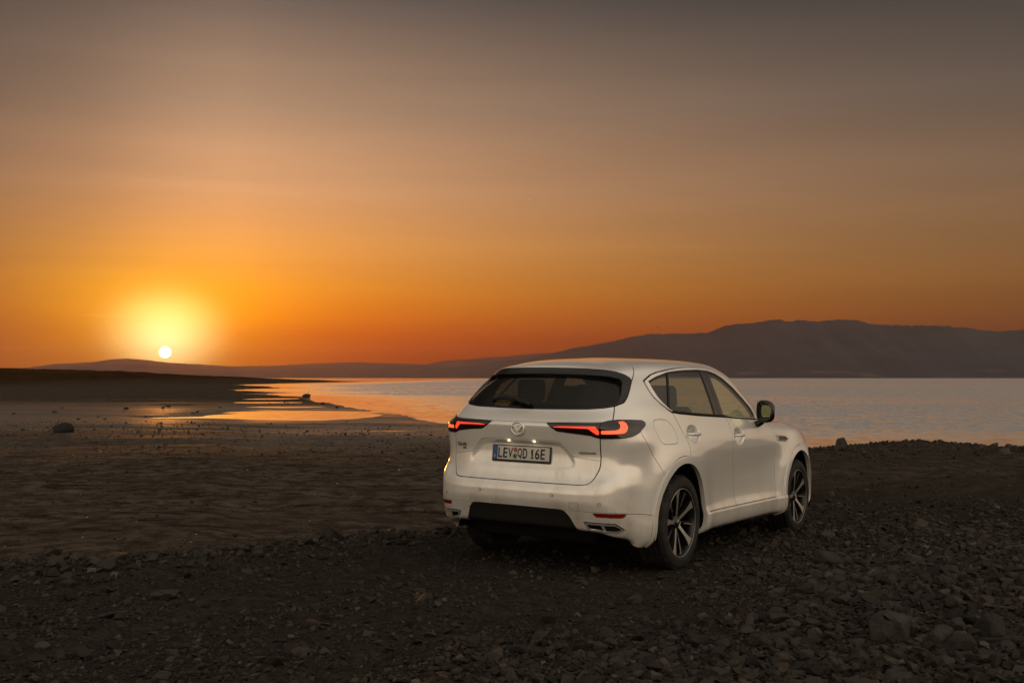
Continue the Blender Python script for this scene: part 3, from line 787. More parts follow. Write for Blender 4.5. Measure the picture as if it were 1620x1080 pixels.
# ---- side glass
GLASS = [(-.178, 1.466), (-.035, 1.507), (.175, 1.547), (.35, 1.563), (.516, 1.574), (.808, 1.586), (1.023, 1.583), (1.181, 1.562), (1.312, 1.521), (1.513, 1.432), (1.663, 1.338), (1.775, 1.252), (1.812, 1.199), (1.815, 1.163),
         (1.275, 1.181), (1.053, 1.191), (.791, 1.199), (.429, 1.211), (.071, 1.229), (-.072, 1.243), (-.102, 1.262), (-.150, 1.302), (-.180, 1.345), (-.188, 1.40), (-.184, 1.44)]
CHROME = [(-.222, 1.470), (-.085, 1.520), (.02, 1.543), (.197, 1.567), (.38, 1.586), (.562, 1.598), (.80, 1.605), (.985, 1.604), (1.195, 1.583), (1.345, 1.543), (1.555, 1.452), (1.713, 1.356), (1.822, 1.266), (1.862, 1.205), (1.866, 1.150),
          (1.275, 1.170), (1.053, 1.180), (.791, 1.188), (.429, 1.200), (.071, 1.217), (-.06, 1.228), (-.115, 1.248), (-.188, 1.293), (-.236, 1.347), (-.243, 1.40), (-.236, 1.44)]
MW = M
dlo, M = part_cut(M, f_xz(CHROME, 0, 3.75), .014)
glass, ring = part_cut(dlo, f_xz(GLASS, 0, 3.68), .0)
# ring: bright above and behind, black rubber along the belt
seal, bright = cut(ring, np.maximum(ring[0][:, 2] - (1.262 - .062 * (ring[0][:, 0] + .12)), -.05 - ring[0][:, 0]))
emit_lr('window_chrome_strip', bright, mat('bright_window_trim', (.93, .91, .88), .28, .35), flange=.016, off=.006)
emit_lr('belt_seal', seal, M_seal, flange=.012, off=.001)
def line_f(p, q):
    (x0, z0), (x1, z1) = p, q
    d = math.hypot(x1 - x0, z1 - z0); nx, nz = (z1 - z0) / d, -(x1 - x0) / d
    return lambda M: (M[0][:, 0] - x0) * nx + (M[0][:, 2] - z0) * nz       # >0 in front of an upward line
rim_f = f_xz(GLASS, 0, 3.68)
inner, edge = cut(glass, rim_f(glass) + .009)
emit_lr('window_rubber', edge, M_seal, flange=.012, off=-.002)
glass = inner
q0 = line_f((-.086, 1.25), (.186, 1.552))
qtr, g2 = cut(glass, q0(glass) + .010)
div, g2 = cut(g2, q0(g2) - .012)
emit_lr('window_divider', div, M_seal, flange=.01)
b0 = line_f((.797, 1.20), (.832, 1.584)); b1 = line_f((1.005, 1.193), (1.016, 1.58)); bm_ = line_f((.918, 1.195), (.952, 1.597))
rg, g3 = cut(g2, b0(g2))
pil, fg = cut(g3, b1(g3))
pa, pb = cut(pil, bm_(pil) + .0025); _, pb = cut(pb, bm_(pb) - .0025)
strip, pa = cut(pa, b0(pa) - .018)
emit_lr('pillar_edge_rubber', strip, M_seal, off=-.003)
M_pillar = mat('pillar_satin_black', (.020, .018, .016), .22, spec=.5)
emit_lr('pillar_cover', pa, M_pillar, off=-.002); emit_lr('pillar_cover', pb, M_pillar, off=-.002)
emit_lr('quarter_window', qtr, G_priv, off=-.005, flange=0)
emit_lr('rear_door_window', rg, G_priv, off=-.005, flange=0)
emit_lr('front_door_window', fg, G_clear, off=-.005, flange=0)

# ---- windscreen
WS = [(3.98, 1.150), (4.3, 1.148), (6.1, 1.155), (6.1, 1.592), (4.6, 1.585), (4.15, 1.572), (4.02, 1.53)]
ws, M = part_cut(M, f_uz(WS), .004)
emit('windscreen', ws, G_clear, off=-.004, flange=.006)

# ---- rear window with its black frame
BLK = [(0, 1.2345), (.229, 1.237), (.524, 1.243), (.668, 1.254), (.763, 1.268), (.859, 1.298), (.904, 1.335), (.958, 1.402), (1.006, 1.471), (.985, 1.490), (.904, 1.517), (.808, 1.539), (.702, 1.550), (.533, 1.557), (.146, 1.561), (0, 1.561)]
def mirror_uz(p): p = [tuple(q) for q in p]; return p + [(-a, b_) for a, b_ in reversed(p) if a > 1e-6]
BLKs = mirror_uz(BLK)
blk, M = part_cut(M, f_uz(BLKs, False), .005)
GIN = mirror_uz([(0, 1.2445), (.229, 1.247), (.524, 1.253), (.655, 1.263), (.745, 1.278), (.80, 1.300), (.838, 1.36), (.852, 1.41), (.862, 1.452), (.835, 1.478), (.72, 1.498), (.50, 1.506), (.25, 1.511), (0, 1.513)])
rglass, frame = cut(blk, f_uz(GIN, False)(blk))
zt = 1.49
topf, sidef = cut(frame, -(frame[0][:, 2] - (1.475 + .0 * frame[0][:, 0])) + .9 * np.maximum(np.abs(frame[0][:, 7]) - .80, 0))
emit('spoiler_underside', topf, M_black, flange=.06)
emit_lr('side_spoiler', sel(sidef, lambda c: np.abs(c[:, 7]) > .70), M_black, flange=.05, off=.004)
emit('rear_window_border', sel(sidef, lambda c: np.abs(c[:, 7]) <= .70), M_black, flange=.012, off=-.003)
# the pane sits back under the spoiler
Ag = rglass[0].copy(); tt_ = sm(1.30, 1.50, Ag[:, 2]); Ag[:, :3] -= Ag[:, 3:6] * (.004 + .030 * tt_)[:, None]
rw = emit('rear_window', (Ag, rglass[1]), G_rear, flange=0)

# ---- tail lights
LIGHT = [(.246, 1.1375), (.473, 1.144), (.60, 1.147), (.668, 1.150), (.720, 1.163), (.797, 1.171), (.909, 1.172), (1.074, 1.170), (1.124, 1.153), (1.116, 1.128), (1.008, 1.080), (.905, 1.050), (.825, 1.037), (.740, 1.033), (.669, 1.031), (.634, 1.040), (.608, 1.050), (.470, 1.065), (.343, 1.075), (.289, 1.105)]
lamp, M = part_cut(M, f_uz(LIGHT), .004)
EM_IN = [(.298, 1.1125), (.456, 1.116), (.594, 1.119), (.632, 1.121), (.662, 1.088), (.662, 1.060), (.646, 1.060), (.605, 1.088), (.588, 1.103), (.456, 1.106), (.303, 1.1055)]
EM_OUT = [(.676, 1.091), (.724, 1.092), (.774, 1.094), (.800, 1.104), (.812, 1.128), (.797, 1.155), (.838, 1.159), (.862, 1.146), (.868, 1.118), (.852, 1.088), (.828, 1.074), (.74, 1.067), (.676, 1.066)]
inn, outl = cut(lamp, np.abs(lamp[0][:, 7]) - .6665)
lin_, _ = cut(lamp, np.abs(lamp[0][:, 7]) - .6650); _, lout = cut(lamp, np.abs(lamp[0][:, 7]) - .6690)
for sgn in (-1, 1):
    sd = lambda c: c[:, 1] * sgn > 0
    a_, b_ = sel(lin_, sd), sel(lout, sd)
    led, a_ = cut(a_, f_uz(EM_IN)(a_)); led2, b_ = cut(b_, f_uz(EM_OUT)(b_))
    tl = emit('tailgate_light', a_, M_lampblk, flange=.012, off=.004)
    emit('light_guide', led, M_led, parent=tl, flange=.006, off=.0005)
    # outer lamp: black housing, smoked red tail towards the side
    red, blk2 = cut(b_, f_uz([(.885, 1.080), (.885, 1.158), (1.05, 1.150), (1.06, 1.140), (1.02, 1.118), (.95, 1.095)])(b_))
    tl2 = emit('tail_light', blk2, M_lampblk, flange=.012, off=.008)
    emit('smoked_lens', red, M_red if False else M_lens, parent=tl2, flange=.004, off=.008)
    emit('light_guide', led2, M_ledo, parent=tl2, flange=.006, off=.005)

# ---- tailgate
TG = mirror_uz([(0, .6885), (.30, .6885), (.55, .690), (.598, .698), (.624, .722), (.643, .759), (.664, .808), (.669, .846), (.669, .889), (.666, .954), (.668, 1.031), (.668, 1.10), (.757, 1.170), (.763, 1.268),
    (.862, 1.298), (.91, 1.34), (.962, 1.402), (1.010, 1.471), (1.040, 1.498), (1.085, 1.540), (1.108, 1.575), (1.090, 1.602), (.989, 1.615), (.772, 1.6205), (.5, 1.6275), (.159, 1.633), (0, 1.634)])
tg, M = part_cut(M, f_uz(TG, False), .008)
_, spo = cut(tg, 1.40 - tg[0][:, 2]) if False else (None, None)
low, up = cut(tg, tg[0][:, 2] - 1.40)
emit('spoiler', up, M_paint, flange=.014)
f_up = lambda M: M[0][:, 2] - (1.1395 + .013 * sm(.2, .66, np.abs(M[0][:, 7])))
mid, upper = cut(low, f_up(low) + .0016); _, upper = cut(low, f_up(low) - .0016)
fl = lambda M: np.minimum(M[0][:, 2] - (.8915 - .022 * sm(.43, .67, np.abs(M[0][:, 7]))), 0 * M[0][:, 2] + 9)
f_low = lambda M: np.minimum(fl(M), poly_sdf(M[0][:, [1, 2]], chaikin(RECESS, 2)) - .002)
lowp, _ = cut(mid, f_low(mid) + .0013); _, midp = cut(mid, f_low(mid) - .0013)
tailgate = emit('tailgate', midp, M_paint)
emit('upper_panel', upper, M_paint, parent=tailgate); emit('lower_panel', lowp, M_paint, parent=tailgate)

# ---- rear bumper
BQ = [(-3, .1), (0, .1), (1.40, .1), (1.40, .60), (1.30, .765), (1.214, .865), (1.117, .982), (1.040, 1.062), (1.0, 1.13), (.60, 1.13), (-3, 1.13)]
bump_, M = part_cut(M, f_uz([q for q in BQ if q[0] >= 0] + [(-.5, 1.13), (-.5, .1)]), .005)
# black diffuser panel
DIF = mirror_uz([(0, .506), (.385, .5035), (.415, .495), (.447, .462), (.478, .40), (.505, .345), (.51, .28), (0, .28)])
dif, bump_ = part_cut(bump_, f_uz(DIF, False), .003)
Ad = dif[0].copy(); dd_ = -f_uz(DIF, False)(dif); Ad[:, 0] += .026 * sm(.004, .03, dd_) 
emit('diffuser', (Ad, dif[1]), M_matte, flange=.03)
SPLIT = [(0, .500), (.448, .4985), (.706, .4985), (.90, .490), (1.074, .473), (1.194, .4535), (1.45, .42)]
fs = lambda M: M[0][:, 2] - np.interp(np.abs(M[0][:, 7]), [q[0] for q in SPLIT], [q[1] for q in SPLIT])
val, bump2 = part_cut(bump_, fs, .0035)
bumper = None
# tow-eye cover (right) and parking sensors
TOW = [(-.538, .512), (-.466, .512), (-.470, .561), (-.541, .562)]
tow, bump2 = part_cut(bump2, f_uz(TOW, False), .003)
bumper = emit('rear_bumper', bump2, M_paint)
emit('tow_eye_cover', tow, M_paint, parent=bumper)
# reflectors and exhaust tips in the lower valance
REF = [(.643, .4905), (.70, .4915), (.925, .4845), (.878, .457), (.665, .461)]
ref, val = part_cut(val, f_uz(REF), .003)
EXH = [(.560, .420), (.800, .414), (.882, .362), (.806, .345), (.595, .352)]
exh, val = part_cut(val, f_uz(EXH, True), .008)
emit('lower_valance', val, M_paint, parent=bumper, flange=.02)
emit_lr('rear_reflector', ref, M_red, parent=bumper, off=-.001)
hole, rim_ = cut(exh, f_uz(EXH)(exh) + .0125)
M_exh = mat('exhaust_chrome', (.72, .70, .67), .30, .75)
emit_lr('exhaust_surround', rim_, M_exh, parent=bumper, flange=.008, off=.006)
dv = (hole[0][:, 7] if False else np.abs(hole[0][:, 7])) - (.705 + .35 * (.385 - hole[0][:, 2]))
barp, _ = cut(hole, np.abs(dv) - .010)
emit_lr('exhaust_divider', barp, M_exh, parent=bumper, flange=.008, off=.003)
emit_lr('exhaust_cavity', hole, M_under, parent=bumper, off=-.07, flange=0)

# ---- doors, sills, wings, bonnet, filler flap
RD = [(-.062, 1.236), (.024, 1.117), (.085, 1.03), (.104, .985), (.108, .94), (.104, .60), (.40, .404), (1.190, .404), (1.182, .56), (1.135, .70), (1.080, .83), (1.062, .98), (1.071, 1.07), (1.060, 1.13), (1.010, 1.190), (1.0, 1.30), (-.062, 1.30)]
FD = [(1.010, 1.190), (1.060, 1.13), (1.071, 1.07), (1.062, .98), (1.080, .83), (1.135, .70), (1.182, .56), (1.190, .404), (2.20, .404), (2.197, .68), (2.188, .98), (2.176, 1.035), (2.150, 1.085), (2.06, 1.128), (1.9, 1.158), (1.9, 1.30), (1.0, 1.30)]
rd, M = part_cut(M, f_xz(RD, 0, 3.6), .007)
fd, M = part_cut(M, f_xz(FD, 0, 4.3), .007)
rdr, rdl = emit_lr('rear_door', rd, M_paint); fdr, fdl = emit_lr('front_door', fd, M_paint)
f_sill = lambda M: np.maximum(M[0][:, 2] - .404, np.maximum(.3 - M[0][:, 0], M[0][:, 0] - 2.60))
sill, M = part_cut(M, lambda M: np.maximum(f_sill(M), .5 - np.abs(M[0][:, 1])), .0022)
s1, s2 = part_cut(sill, lambda M: M[0][:, 0] - 1.193, .005)
s2, s3 = part_cut(s2, lambda M: M[0][:, 0] - 2.203, .004)
for s_ in (s1, s2, s3): emit_lr('sill_panel', s_, M_paint, flange=.02)
FUEL = [(-.398, 1.141), (-.375, 1.166), (-.33, 1.173), (-.266, 1.174), (-.177, 1.167), (-.110, 1.130), (-.068, 1.067), (-.060, 1.012), (-.085, .990), (-.122, .984), (-.254, .981), (-.322, .990), (-.362, 1.034), (-.390, 1.093)]
fuel, M = part_cut(M, lambda M: np.maximum(f_xz(chaikin(FUEL, 1))(M), M[0][:, 1]), .004)
emit('fuel_flap', fuel, M_paint)
hood, M = part_cut(M, lambda M: np.maximum(np.maximum(np.abs(M[0][:, 1]) - (.775 - .10 * (M[0][:, 0] - 2.4)), 2.20 - M[0][:, 0]), .95 - M[0][:, 2]), .005)
emit('bonnet', hood, M_paint)
wing, M = part_cut(M, lambda M: 2.00 - M[0][:, 0] + 2.0 * np.maximum(M[0][:, 2] - 1.13, 0), .0)
fb, wing = part_cut(wing, lambda M: 3.38 - M[0][:, 0] - .25 * (M[0][:, 2] - .6), .005)
emit_lr('front_wing', wing, M_paint); emit('front_bumper', fb, M_paint)
emit('body_shell', M, M_paint)

# ---- inner skin: dark trim behind the panels, open at the windows
A1, T1, _k = body_surface(.035, .035)
I = (A1, T1)
for c0 in (0.0, 2.87):
    _, I = cut(I, (arch_r(I[0][:, 0], I[0][:, 2], c0 + .01, .440, .456) - 1) * .45)
for fld, e in ((f_xz(GLASS, 0, 3.68), .012), (f_uz(GIN, False), .0), (f_uz(WS), .01)):
    _, I = cut(I, fld(I) + e)
_, I = cut(I, f_uz(LIGHT)(I))
emit('interior_trim', I, M_inner, flange=0, off=-.034)

# ---- underbody, wheel housings
def box_bm(bm, x0, x1, y0, y1, z0, z1, bev=0.0, seg=2):
    r = bmesh.ops.create_cube(bm, size=1.0)
    vs = r['verts']
    for v in vs: v.co = Vector(((x0 + x1) / 2 + v.co.x * (x1 - x0), (y0 + y1) / 2 + v.co.y * (y1 - y0), (z0 + z1) / 2 + v.co.z * (z1 - z0)))
    if bev > 0:
        es = list({e for v in vs for e in v.link_edges})
        bmesh.ops.bevel(bm, geom=es, offset=bev, segments=seg, profile=.5, affect='EDGES')
def box_obj(name, dims, mt, parent=car, bev=.0, smooth=False, seg=2, rot=None, loc=None):
    bm = bmesh.new(); box_bm(bm, *dims, bev, seg)
    o = link(name, bm_mesh(name, bm, smooth), parent, mt)
    if rot: o.rotation_euler = rot
    if loc: o.location = loc
    return o
box_obj('floor_pan', (-.72, 3.45, -.56, .56, .235, .40), M_under, bev=.03)
box_obj('floor_pan', (.50, 2.38, -.80, .80, .245, .38), M_under, bev=.02)
def liner(cx, sgn):
    pr = []
    n_ = 28
    V = []; F = []
    for k in range(n_ + 1):
        a = math.radians(-18 + 216 * k / n_)
        x = cx + .01 + .462 * math.cos(a); z = .372 + .478 * math.sin(a)
        V += [(x, sgn * .52, z), (x, sgn * .915, z)]
    for k in range(n_): F.append((2 * k, 2 * k + 1, 2 * k + 3, 2 * k + 2))
    o_ = len(V); V.append((cx, sgn * .52, .372))
    me = bpy.data.meshes.new('wheel_housing'); me.from_pydata(V, [], F + [(2 * k, 2 * k + 2, o_) for k in range(n_)]); me.update()
    link('wheel_housing', me, car, M_under)
for cx in (0, 2.87):
    for sgn in (-1, 1): liner(cx, sgn)

# ---- wheels
def lathe(name, prof, seg, mt, parent, axis_pts=None, smooth=True):
    """profile of (r, y) turned about the y axis"""
    V = []; nP = len(prof)
    for k in range(seg):
        a = 2 * math.pi * k / seg
        for r, y in prof: V.append((r * math.cos(a), y, r * math.sin(a)))
    F = []
    for k in range(seg):
        k2 = (k + 1) % seg
        for i in range(nP - 1): F.append((k * nP + i, k2 * nP + i, k2 * nP + i + 1, k * nP + i + 1))
    me = bpy.data.meshes.new(name); me.from_pydata(V, [], F)
    bm = bmesh.new(); bm.from_mesh(me); bmesh.ops.remove_doubles(bm, verts=bm.verts, dist=1e-5); bmesh.ops.recalc_face_normals(bm, faces=bm.faces); bm.to_mesh(me); bm.free()
    for p in me.polygons: p.use_smooth = smooth
    me.update()
    return link(name, me, parent, mt)
def wheel():
    """outer face at y = -0.118 (towards -y)"""
    w = lathe('wheel', [(.05, .06), (.16, .07), (.232, .085), (.245, .10), (.252, .10), (.250, -.02), (.243, -.06), (.236, -.07), (.10, -.02), (.05, -.02)][:7], 60, M_alloyb, None)
    tp = [(.262, .100), (.285, .116), (.320, .120), (.347, .112), (.362, .098)]
    # tread with grooves
    for g in (-.060, -.020, .020, .060):
        pass
    tread = [(.369, .088), (.371, .066), (.361, .064), (.361, .054), (.3715, .052), (.372, .026), (.362, .024), (.362, .014), (.372, .012), (.372, -.012), (.362, -.014), (.362, -.024), (.372, -.026), (.3715, -.052), (.361, -.054), (.361, -.064), (.371, -.066), (.369, -.088)]
    prof = tp + tread + [(r, -y) for r, y in reversed(tp)]
    # raised ring and rim protector on the outer wall
    prof = prof[:-5] + [(.362, -.098), (.350, -.110), (.347, -.1135), (.333, -.1165), (.318, -.1205), (.300, -.121), (.292, -.1215), (.281, -.120), (.272, -.112), (.262, -.100)]
    ty = lathe('tyre', prof, 96, M_rubber, w)
    for p in ty.data.polygons: p.use_smooth = True
    # side-tread blocks on the shoulder
    bm = bmesh.new()
    for k in range(72):
        a = 2 * math.pi * k / 72
        for s_ in (-1, 1):
            mtx = Matrix.Rotation(-a, 4, 'Y') @ Matrix.Translation((.3635, s_ * .0935, 0))
            bmesh.ops.create_cube(bm, size=1.0, matrix=mtx @ Matrix.Rotation(s_ * .55, 4, 'Z') @ Matrix.Diagonal((.012, .022, .021, 1)))
    sh = link('tread_block', bm_mesh('tread_block', bm), w, M_rubber); sh['kind'] = 'stuff'
    lathe('rim', [(.262, -.098), (.2680, -.104), (.2690, -.111), (.2665, -.1135), (.2635, -.112)], 96, M_alloy, w)
    lathe('barrel', [(.2635, -.112), (.2585, -.104), (.251, -.088), (.249, -.05), (.245, .08)], 72, M_alloyb, w)
    # spokes: machined face, black flanks
    def spoke(ang, outline, y0, depth, dish, mats, name):
        """outline: closed list of (r, t) ; face height y0 + dish(r)"""
        bm = bmesh.new(); ca, sa = math.cos(ang), math.sin(ang)
        def P(r, t, y): return (r * ca - t * sa, y, r * sa + t * ca)
        top = [bm.verts.new(P(r, t, -(y0 + dish(r)))) for r, t in outline]
        bot = [bm.verts.new(P(r, t * 1.15, -(y0 + dish(r)) + depth)) for r, t in outline]
        ft = bm.faces.new(top); n_ = len(top)
        for i in range(n_): 
            f_ = bm.faces.new((top[i], bot[i], bot[(i + 1) % n_], top[(i + 1) % n_])); f_.material_index = 1
        bm.normal_update()
        bmesh.ops.triangulate(bm, faces=[ft])
        bmesh.ops.recalc_face_normals(bm, faces=bm.faces)
        me = bpy.data.meshes.new(name); bm.to_mesh(me); bm.free()
        o = link(name, me, w, list(mats)); return o
    dish = lambda r: .070 + .032 * ((r - .05) / .21) ** .8 if r > .05 else .070
    wide = [(.045, -.014), (.075, -.015), (.12, -.019), (.17, -.022), (.215, -.030), (.240, -.040), (.2550, -.050), (.2605, -.025), (.2615, .005), (.2600, .032), (.245, .024), (.21, .016), (.16, .011), (.11, .012), (.075, .013), (.045, .014)]
    thin = [(.05, -.008), (.12, -.008), (.19, -.0105), (.235, -.016), (.2575, -.024), (.2595, 0), (.2575, .022), (.235, .012), (.19, .006), (.12, .006), (.05, .008)]
    edge_ = [(.13, -.0135), (.19, -.0165), (.235, -.022), (.2575, -.030), (.2580, -.022), (.235, -.0145), (.19, -.010), (.13, -.0085)]
    for k in range(5):
        a = math.radians(104 + 72 * k)
        a = math.pi - a if False else a
        spoke(a, wide, 0.0, .034, dish, (M_alloy, M_alloyb), 'spoke')
        spoke(a + math.radians(36), thin, -.012, .026, dish, (M_alloyb, M_alloyb), 'dark_spoke')
        spoke(a + math.radians(36), edge_, -.0105, .010, dish, (M_alloy, M_alloyb), 'spoke_edge')
    lathe('hub_cap', [(.0, -.088), (.018, -.088), (.026, -.084), (.030, -.076), (.058, -.070), (.062, -.055), (.062, -.02)], 40, M_alloyb, w)
    lathe('cap_ring', [(.020, -.0885), (.0225, -.091), (.025, -.0885)], 40, M_alloy, w)
    lathe('brake_disc', [(.06, .01), (.165, .01), (.168, .015), (.168, .035), (.06, .035)], 48, M_disc, w)
    bm = bmesh.new(); box_bm(bm, .10, .185, -.015, .06, -.09, .09, .012)
    link('brake_caliper', bm_mesh('brake_caliper', bm), w, M_alloyb)
    return w
def copy_tree(o, parent=None):
    c_ = o.copy(); COL.objects.link(c_); c_.parent = parent
    for ch in list(o.children): copy_tree(ch, c_)
    return c_
w0 = wheel()
spots = [((0, -.822, .362), 0, 0), ((2.87, -.822, .362), 0, .06), ((0, .822, .362), math.pi, .3), ((2.87, .822, .362), math.pi, .8)]
for k, (l, rz, ry) in enumerate(spots):
    o = w0 if k == 0 else copy_tree(w0, car)
    o.parent = car; o.location = l; o.rotation_euler = (0, -ry, rz)

# ---- small parts on the tail
def tube_mesh(name, pts, rad, seg=8, closed=False):
    pts = [Vector(p) for p in pts]; V = []; F = []
    n_ = len(pts)
    rad = rad if isinstance(rad, (list, tuple)) else [rad] * n_
    for i, p in enumerate(pts):
        a = pts[(i - 1) % n_] if closed or i > 0 else p; c_ = pts[(i + 1) % n_] if closed or i < n_ - 1 else p
        d = (c_ - a).normalized(); u_ = d.orthogonal().normalized() if abs(d.x) > .99 else d.cross(Vector((1, 0, 0))).normalized(); v_ = d.cross(u_)
        for k in range(seg):
            t = 2 * math.pi * k / seg; V.append(p + (u_ * math.cos(t) + v_ * math.sin(t)) * rad[i])
    m_ = n_ if closed else n_ - 1
    for i in range(m_):
        j = (i + 1) % n_
        for k in range(seg): F.append((i * seg + k, i * seg + (k + 1) % seg, j * seg + (k + 1) % seg, j * seg + k))
    if not closed: F += [tuple(range(seg))[::-1], tuple(range((n_ - 1) * seg, n_ * seg))]
    me = bpy.data.meshes.new(name); me.from_pydata([tuple(v) for v in V], [], F)
    for p in me.polygons: p.use_smooth = True
    me.update(); return me
def surf_at(y, z, rear=True, x=None):
    """point and normal of the body near (y,z) on the tail, or near (x,z) on the flank of sign y"""
    P = A0[:, :3]
    if x is None: d = (P[:, 1] - y) ** 2 + (P[:, 2] - z) ** 2 + np.where(P[:, 0] < -.5, 0, 9)
    else: d = (P[:, 0] - x) ** 2 + (P[:, 2] - z) ** 2 + np.where((P[:, 1] * y > 0) & (np.abs(P[:, 1]) > .6), 0, 9)
    i = np.argmin(d); return Vector(P[i]), Vector(A0[i, 3:6])
# emblem: ring and wing
ec, en = surf_at(0, 1.085)
emb = bpy.data.objects.new('emblem', None)
def ering(rx, rz, r, n_=48):
    return [(ec.x - .006, rx * math.cos(2 * math.pi * k / n_), ec.z + rz * math.sin(2 * math.pi * k / n_)) for k in range(n_)]
er = link('emblem', tube_mesh('emblem', ering(.056, .046, .006), .0065, 8, True), car, M_chrome)
def flat_strip(name, pts2, w_, x, th, parent, mt):
    """tapered bar along 2D points (y,z) with half widths w_"""
    bm = bmesh.new(); L = []; R_ = []
    for i, (y, z) in enumerate(pts2):
        a = pts2[max(i - 1, 0)]; c_ = pts2[min(i + 1, len(pts2) - 1)]
        d = Vector((c_[0] - a[0], c_[1] - a[1])).normalized(); nn = Vector((-d.y, d.x))
        L.append((y + nn.x * w_[i], z + nn.y * w_[i])); R_.append((y - nn.x * w_[i], z - nn.y * w_[i]))
    loop = L + R_[::-1]
    top = [bm.verts.new((x - th, y, z)) for y, z in loop]; bot = [bm.verts.new((x + th, y, z)) for y, z in loop]
    f_ = bm.faces.new(top); n_ = len(loop)
    for i in range(n_): bm.faces.new((top[i], bot[i], bot[(i + 1) % n_], top[(i + 1) % n_]))
    bmesh.ops.triangulate(bm, faces=[f_])
    return link(name, bm_mesh(name, bm), parent, mt)
wing_p = [(.050, .018), (.038, .020), (.024, .012), (.010, -.006), (0, -.014), (-.010, -.006), (-.024, .012), (-.038, .020), (-.050, .018)]
flat_strip('emblem_wing', [(a, ec.z + b_) for a, b_ in wing_p], [.003, .006, .008, .009, .0095, .009, .008, .006, .003], ec.x - .008, .004, er, M_chrome)
# plate
def text_mesh(name, s, height, depth, xscale=1.0):
    cu = bpy.data.curves.new(name, 'FONT'); cu.body = s; cu.size = 1.0; cu.extrude = 0; cu.align_x = 'CENTER'; cu.offset = .016
    o = bpy.data.objects.new(name, cu); COL.objects.link(o)
    dg = bpy.context.evaluated_depsgraph_get(); dg.update()
    me = bpy.data.meshes.new_from_object(o.evaluated_get(dg))
    bpy.data.objects.remove(o); 
    V = np.zeros(len(me.vertices) * 3); me.vertices.foreach_get('co', V); V = V.reshape(-1, 3)
    h_ = V[:, 1].max() - V[:, 1].min()
    k = height / h_; V = (V - [(V[:, 0].max() + V[:, 0].min()) / 2, (V[:, 1].max() + V[:, 1].min()) / 2, 0]) * k
    V[:, 0] *= xscale
    me.vertices.foreach_set('co', V.ravel()); me.update(); me.name = name
    bm = bmesh.new(); bm.from_mesh(me)
    g = bmesh.ops.extrude_face_region(bm, geom=bm.faces[:]); 
    for v in g['geom']:
        if isinstance(v, bmesh.types.BMVert): v.co.z += depth
    bmesh.ops.recalc_face_normals(bm, faces=bm.faces); bm.to_mesh(me); bm.free()
    return me, (V[:, 0].max() - V[:, 0].min())
PL_X, PL_Z, PL_T = -.902, .8905, math.radians(5.5)        # centre of the plate, slight lean
plate = box_obj('number_plate', (-.006, .012, -.266, .266, -.064, .064), M_ink, bev=.006)
plate.location = (PL_X, 0, PL_Z); plate.rotation_euler = (0, PL_T, 0)
def on_plate(o, y, z, dx): o.parent = plate; o.location = (dx, y, z)
fc = box_obj('plate_face', (-.0085, -.0055, -.258, .258, -.0465, .0555), M_plate, plate)
bl = box_obj('blue_band', (-.0105, -.008, .2135, .2575, -.0460, .0550), M_blue, plate)
RM = (math.pi / 2, 0, -math.pi / 2)                      # text faces backwards
def put_text(name, s, h_, y, z, dx, mt, width=None, depth=.0014, parent=plate):
    me, w_ = text_mesh(name, s, h_, depth)
    if width:
        V = np.zeros(len(me.vertices) * 3); me.vertices.foreach_get('co', V); V = V.reshape(-1, 3); V[:, 0] *= width / w_; me.vertices.foreach_set('co', V.ravel()); me.update()
    o = link(name, me, parent, mt); o.location = (dx, y, z); o.rotation_euler = RM; return o
zc_ = .0045
glyphs = [('L', .187, .036), ('E', .140, .036), ('V', .093, .040), ('Q', .007, .040), ('D', -.040, .037), ('6', -.151, .037), ('E', -.199, .036)]
for g, y, w_ in glyphs: put_text('plate_character', g, .077, y, zc_, -.0086, M_ink, w_ + .002)
bm = bmesh.new()
one = [(-.004, -.0365), (.0045, -.0365), (.0045, .0365), (-.001, .0365), (-.0135, .024), (-.0135, .0135), (-.004, .0215)]
base1 = [(-.0135, -.0365), (.0135, -.0365), (.0135, -.0285), (-.0135, -.0285)]
for k_, loop in enumerate((one, base1)):
    d_ = .0003 * k_
    t_ = [bm.verts.new((-.0100 - d_, -.1075 - a, zc_ + b_)) for a, b_ in loop]; u_ = [bm.verts.new((-.0084, -.1075 - a, zc_ + b_)) for a, b_ in loop]
    f_ = bm.faces.new(t_)
    for i in range(len(loop)): bm.faces.new((t_[i], u_[i], u_[(i + 1) % len(loop)], t_[(i + 1) % len(loop)]))
    bmesh.ops.triangulate(bm, faces=[f_])
link('plate_character', bm_mesh('plate_character', bm), plate, M_ink)
put_text('plate_character', 'D', .020, .2355, -.024, -.0106, M_plate, .013)
def disc_obj(name, r, x, y, z, th, mt, parent):
    bm = bmesh.new(); bmesh.ops.create_cone(bm, cap_ends=True, segments=28, radius1=r, radius2=r, depth=th)
    me = bm_mesh(name, bm); o = link(name, me, parent, mt); o.rotation_euler = (0, math.pi / 2, 0); o.location = (x, y, z); return o
disc_obj('orange_seal', .0175, -.0095, .0495, .029, .002, M_orange, plate)
sg = disc_obj('grey_seal', .0215, -.0095, .0495, -.0195, .002, M_grey, plate)
disc_obj('seal_centre', .010, -.0108, .0495, -.0195, .0015, M_ink, plate)
# plate lamps under the lip
for y in (.105, -.125):
    box_obj('plate_lamp', (-.918, -.902, y - .010, y + .010, .984, .990), M_bulb)
    L = bpy.data.lights.new('plate_lamp_light', 'POINT'); L.energy = .018; L.color = (1.0, .84, .50); L.shadow_soft_size = .008
    lo = bpy.data.objects.new('plate_lamp_light', L); COL.objects.link(lo); lo.parent = car; lo.location = (-.930, y, .985)
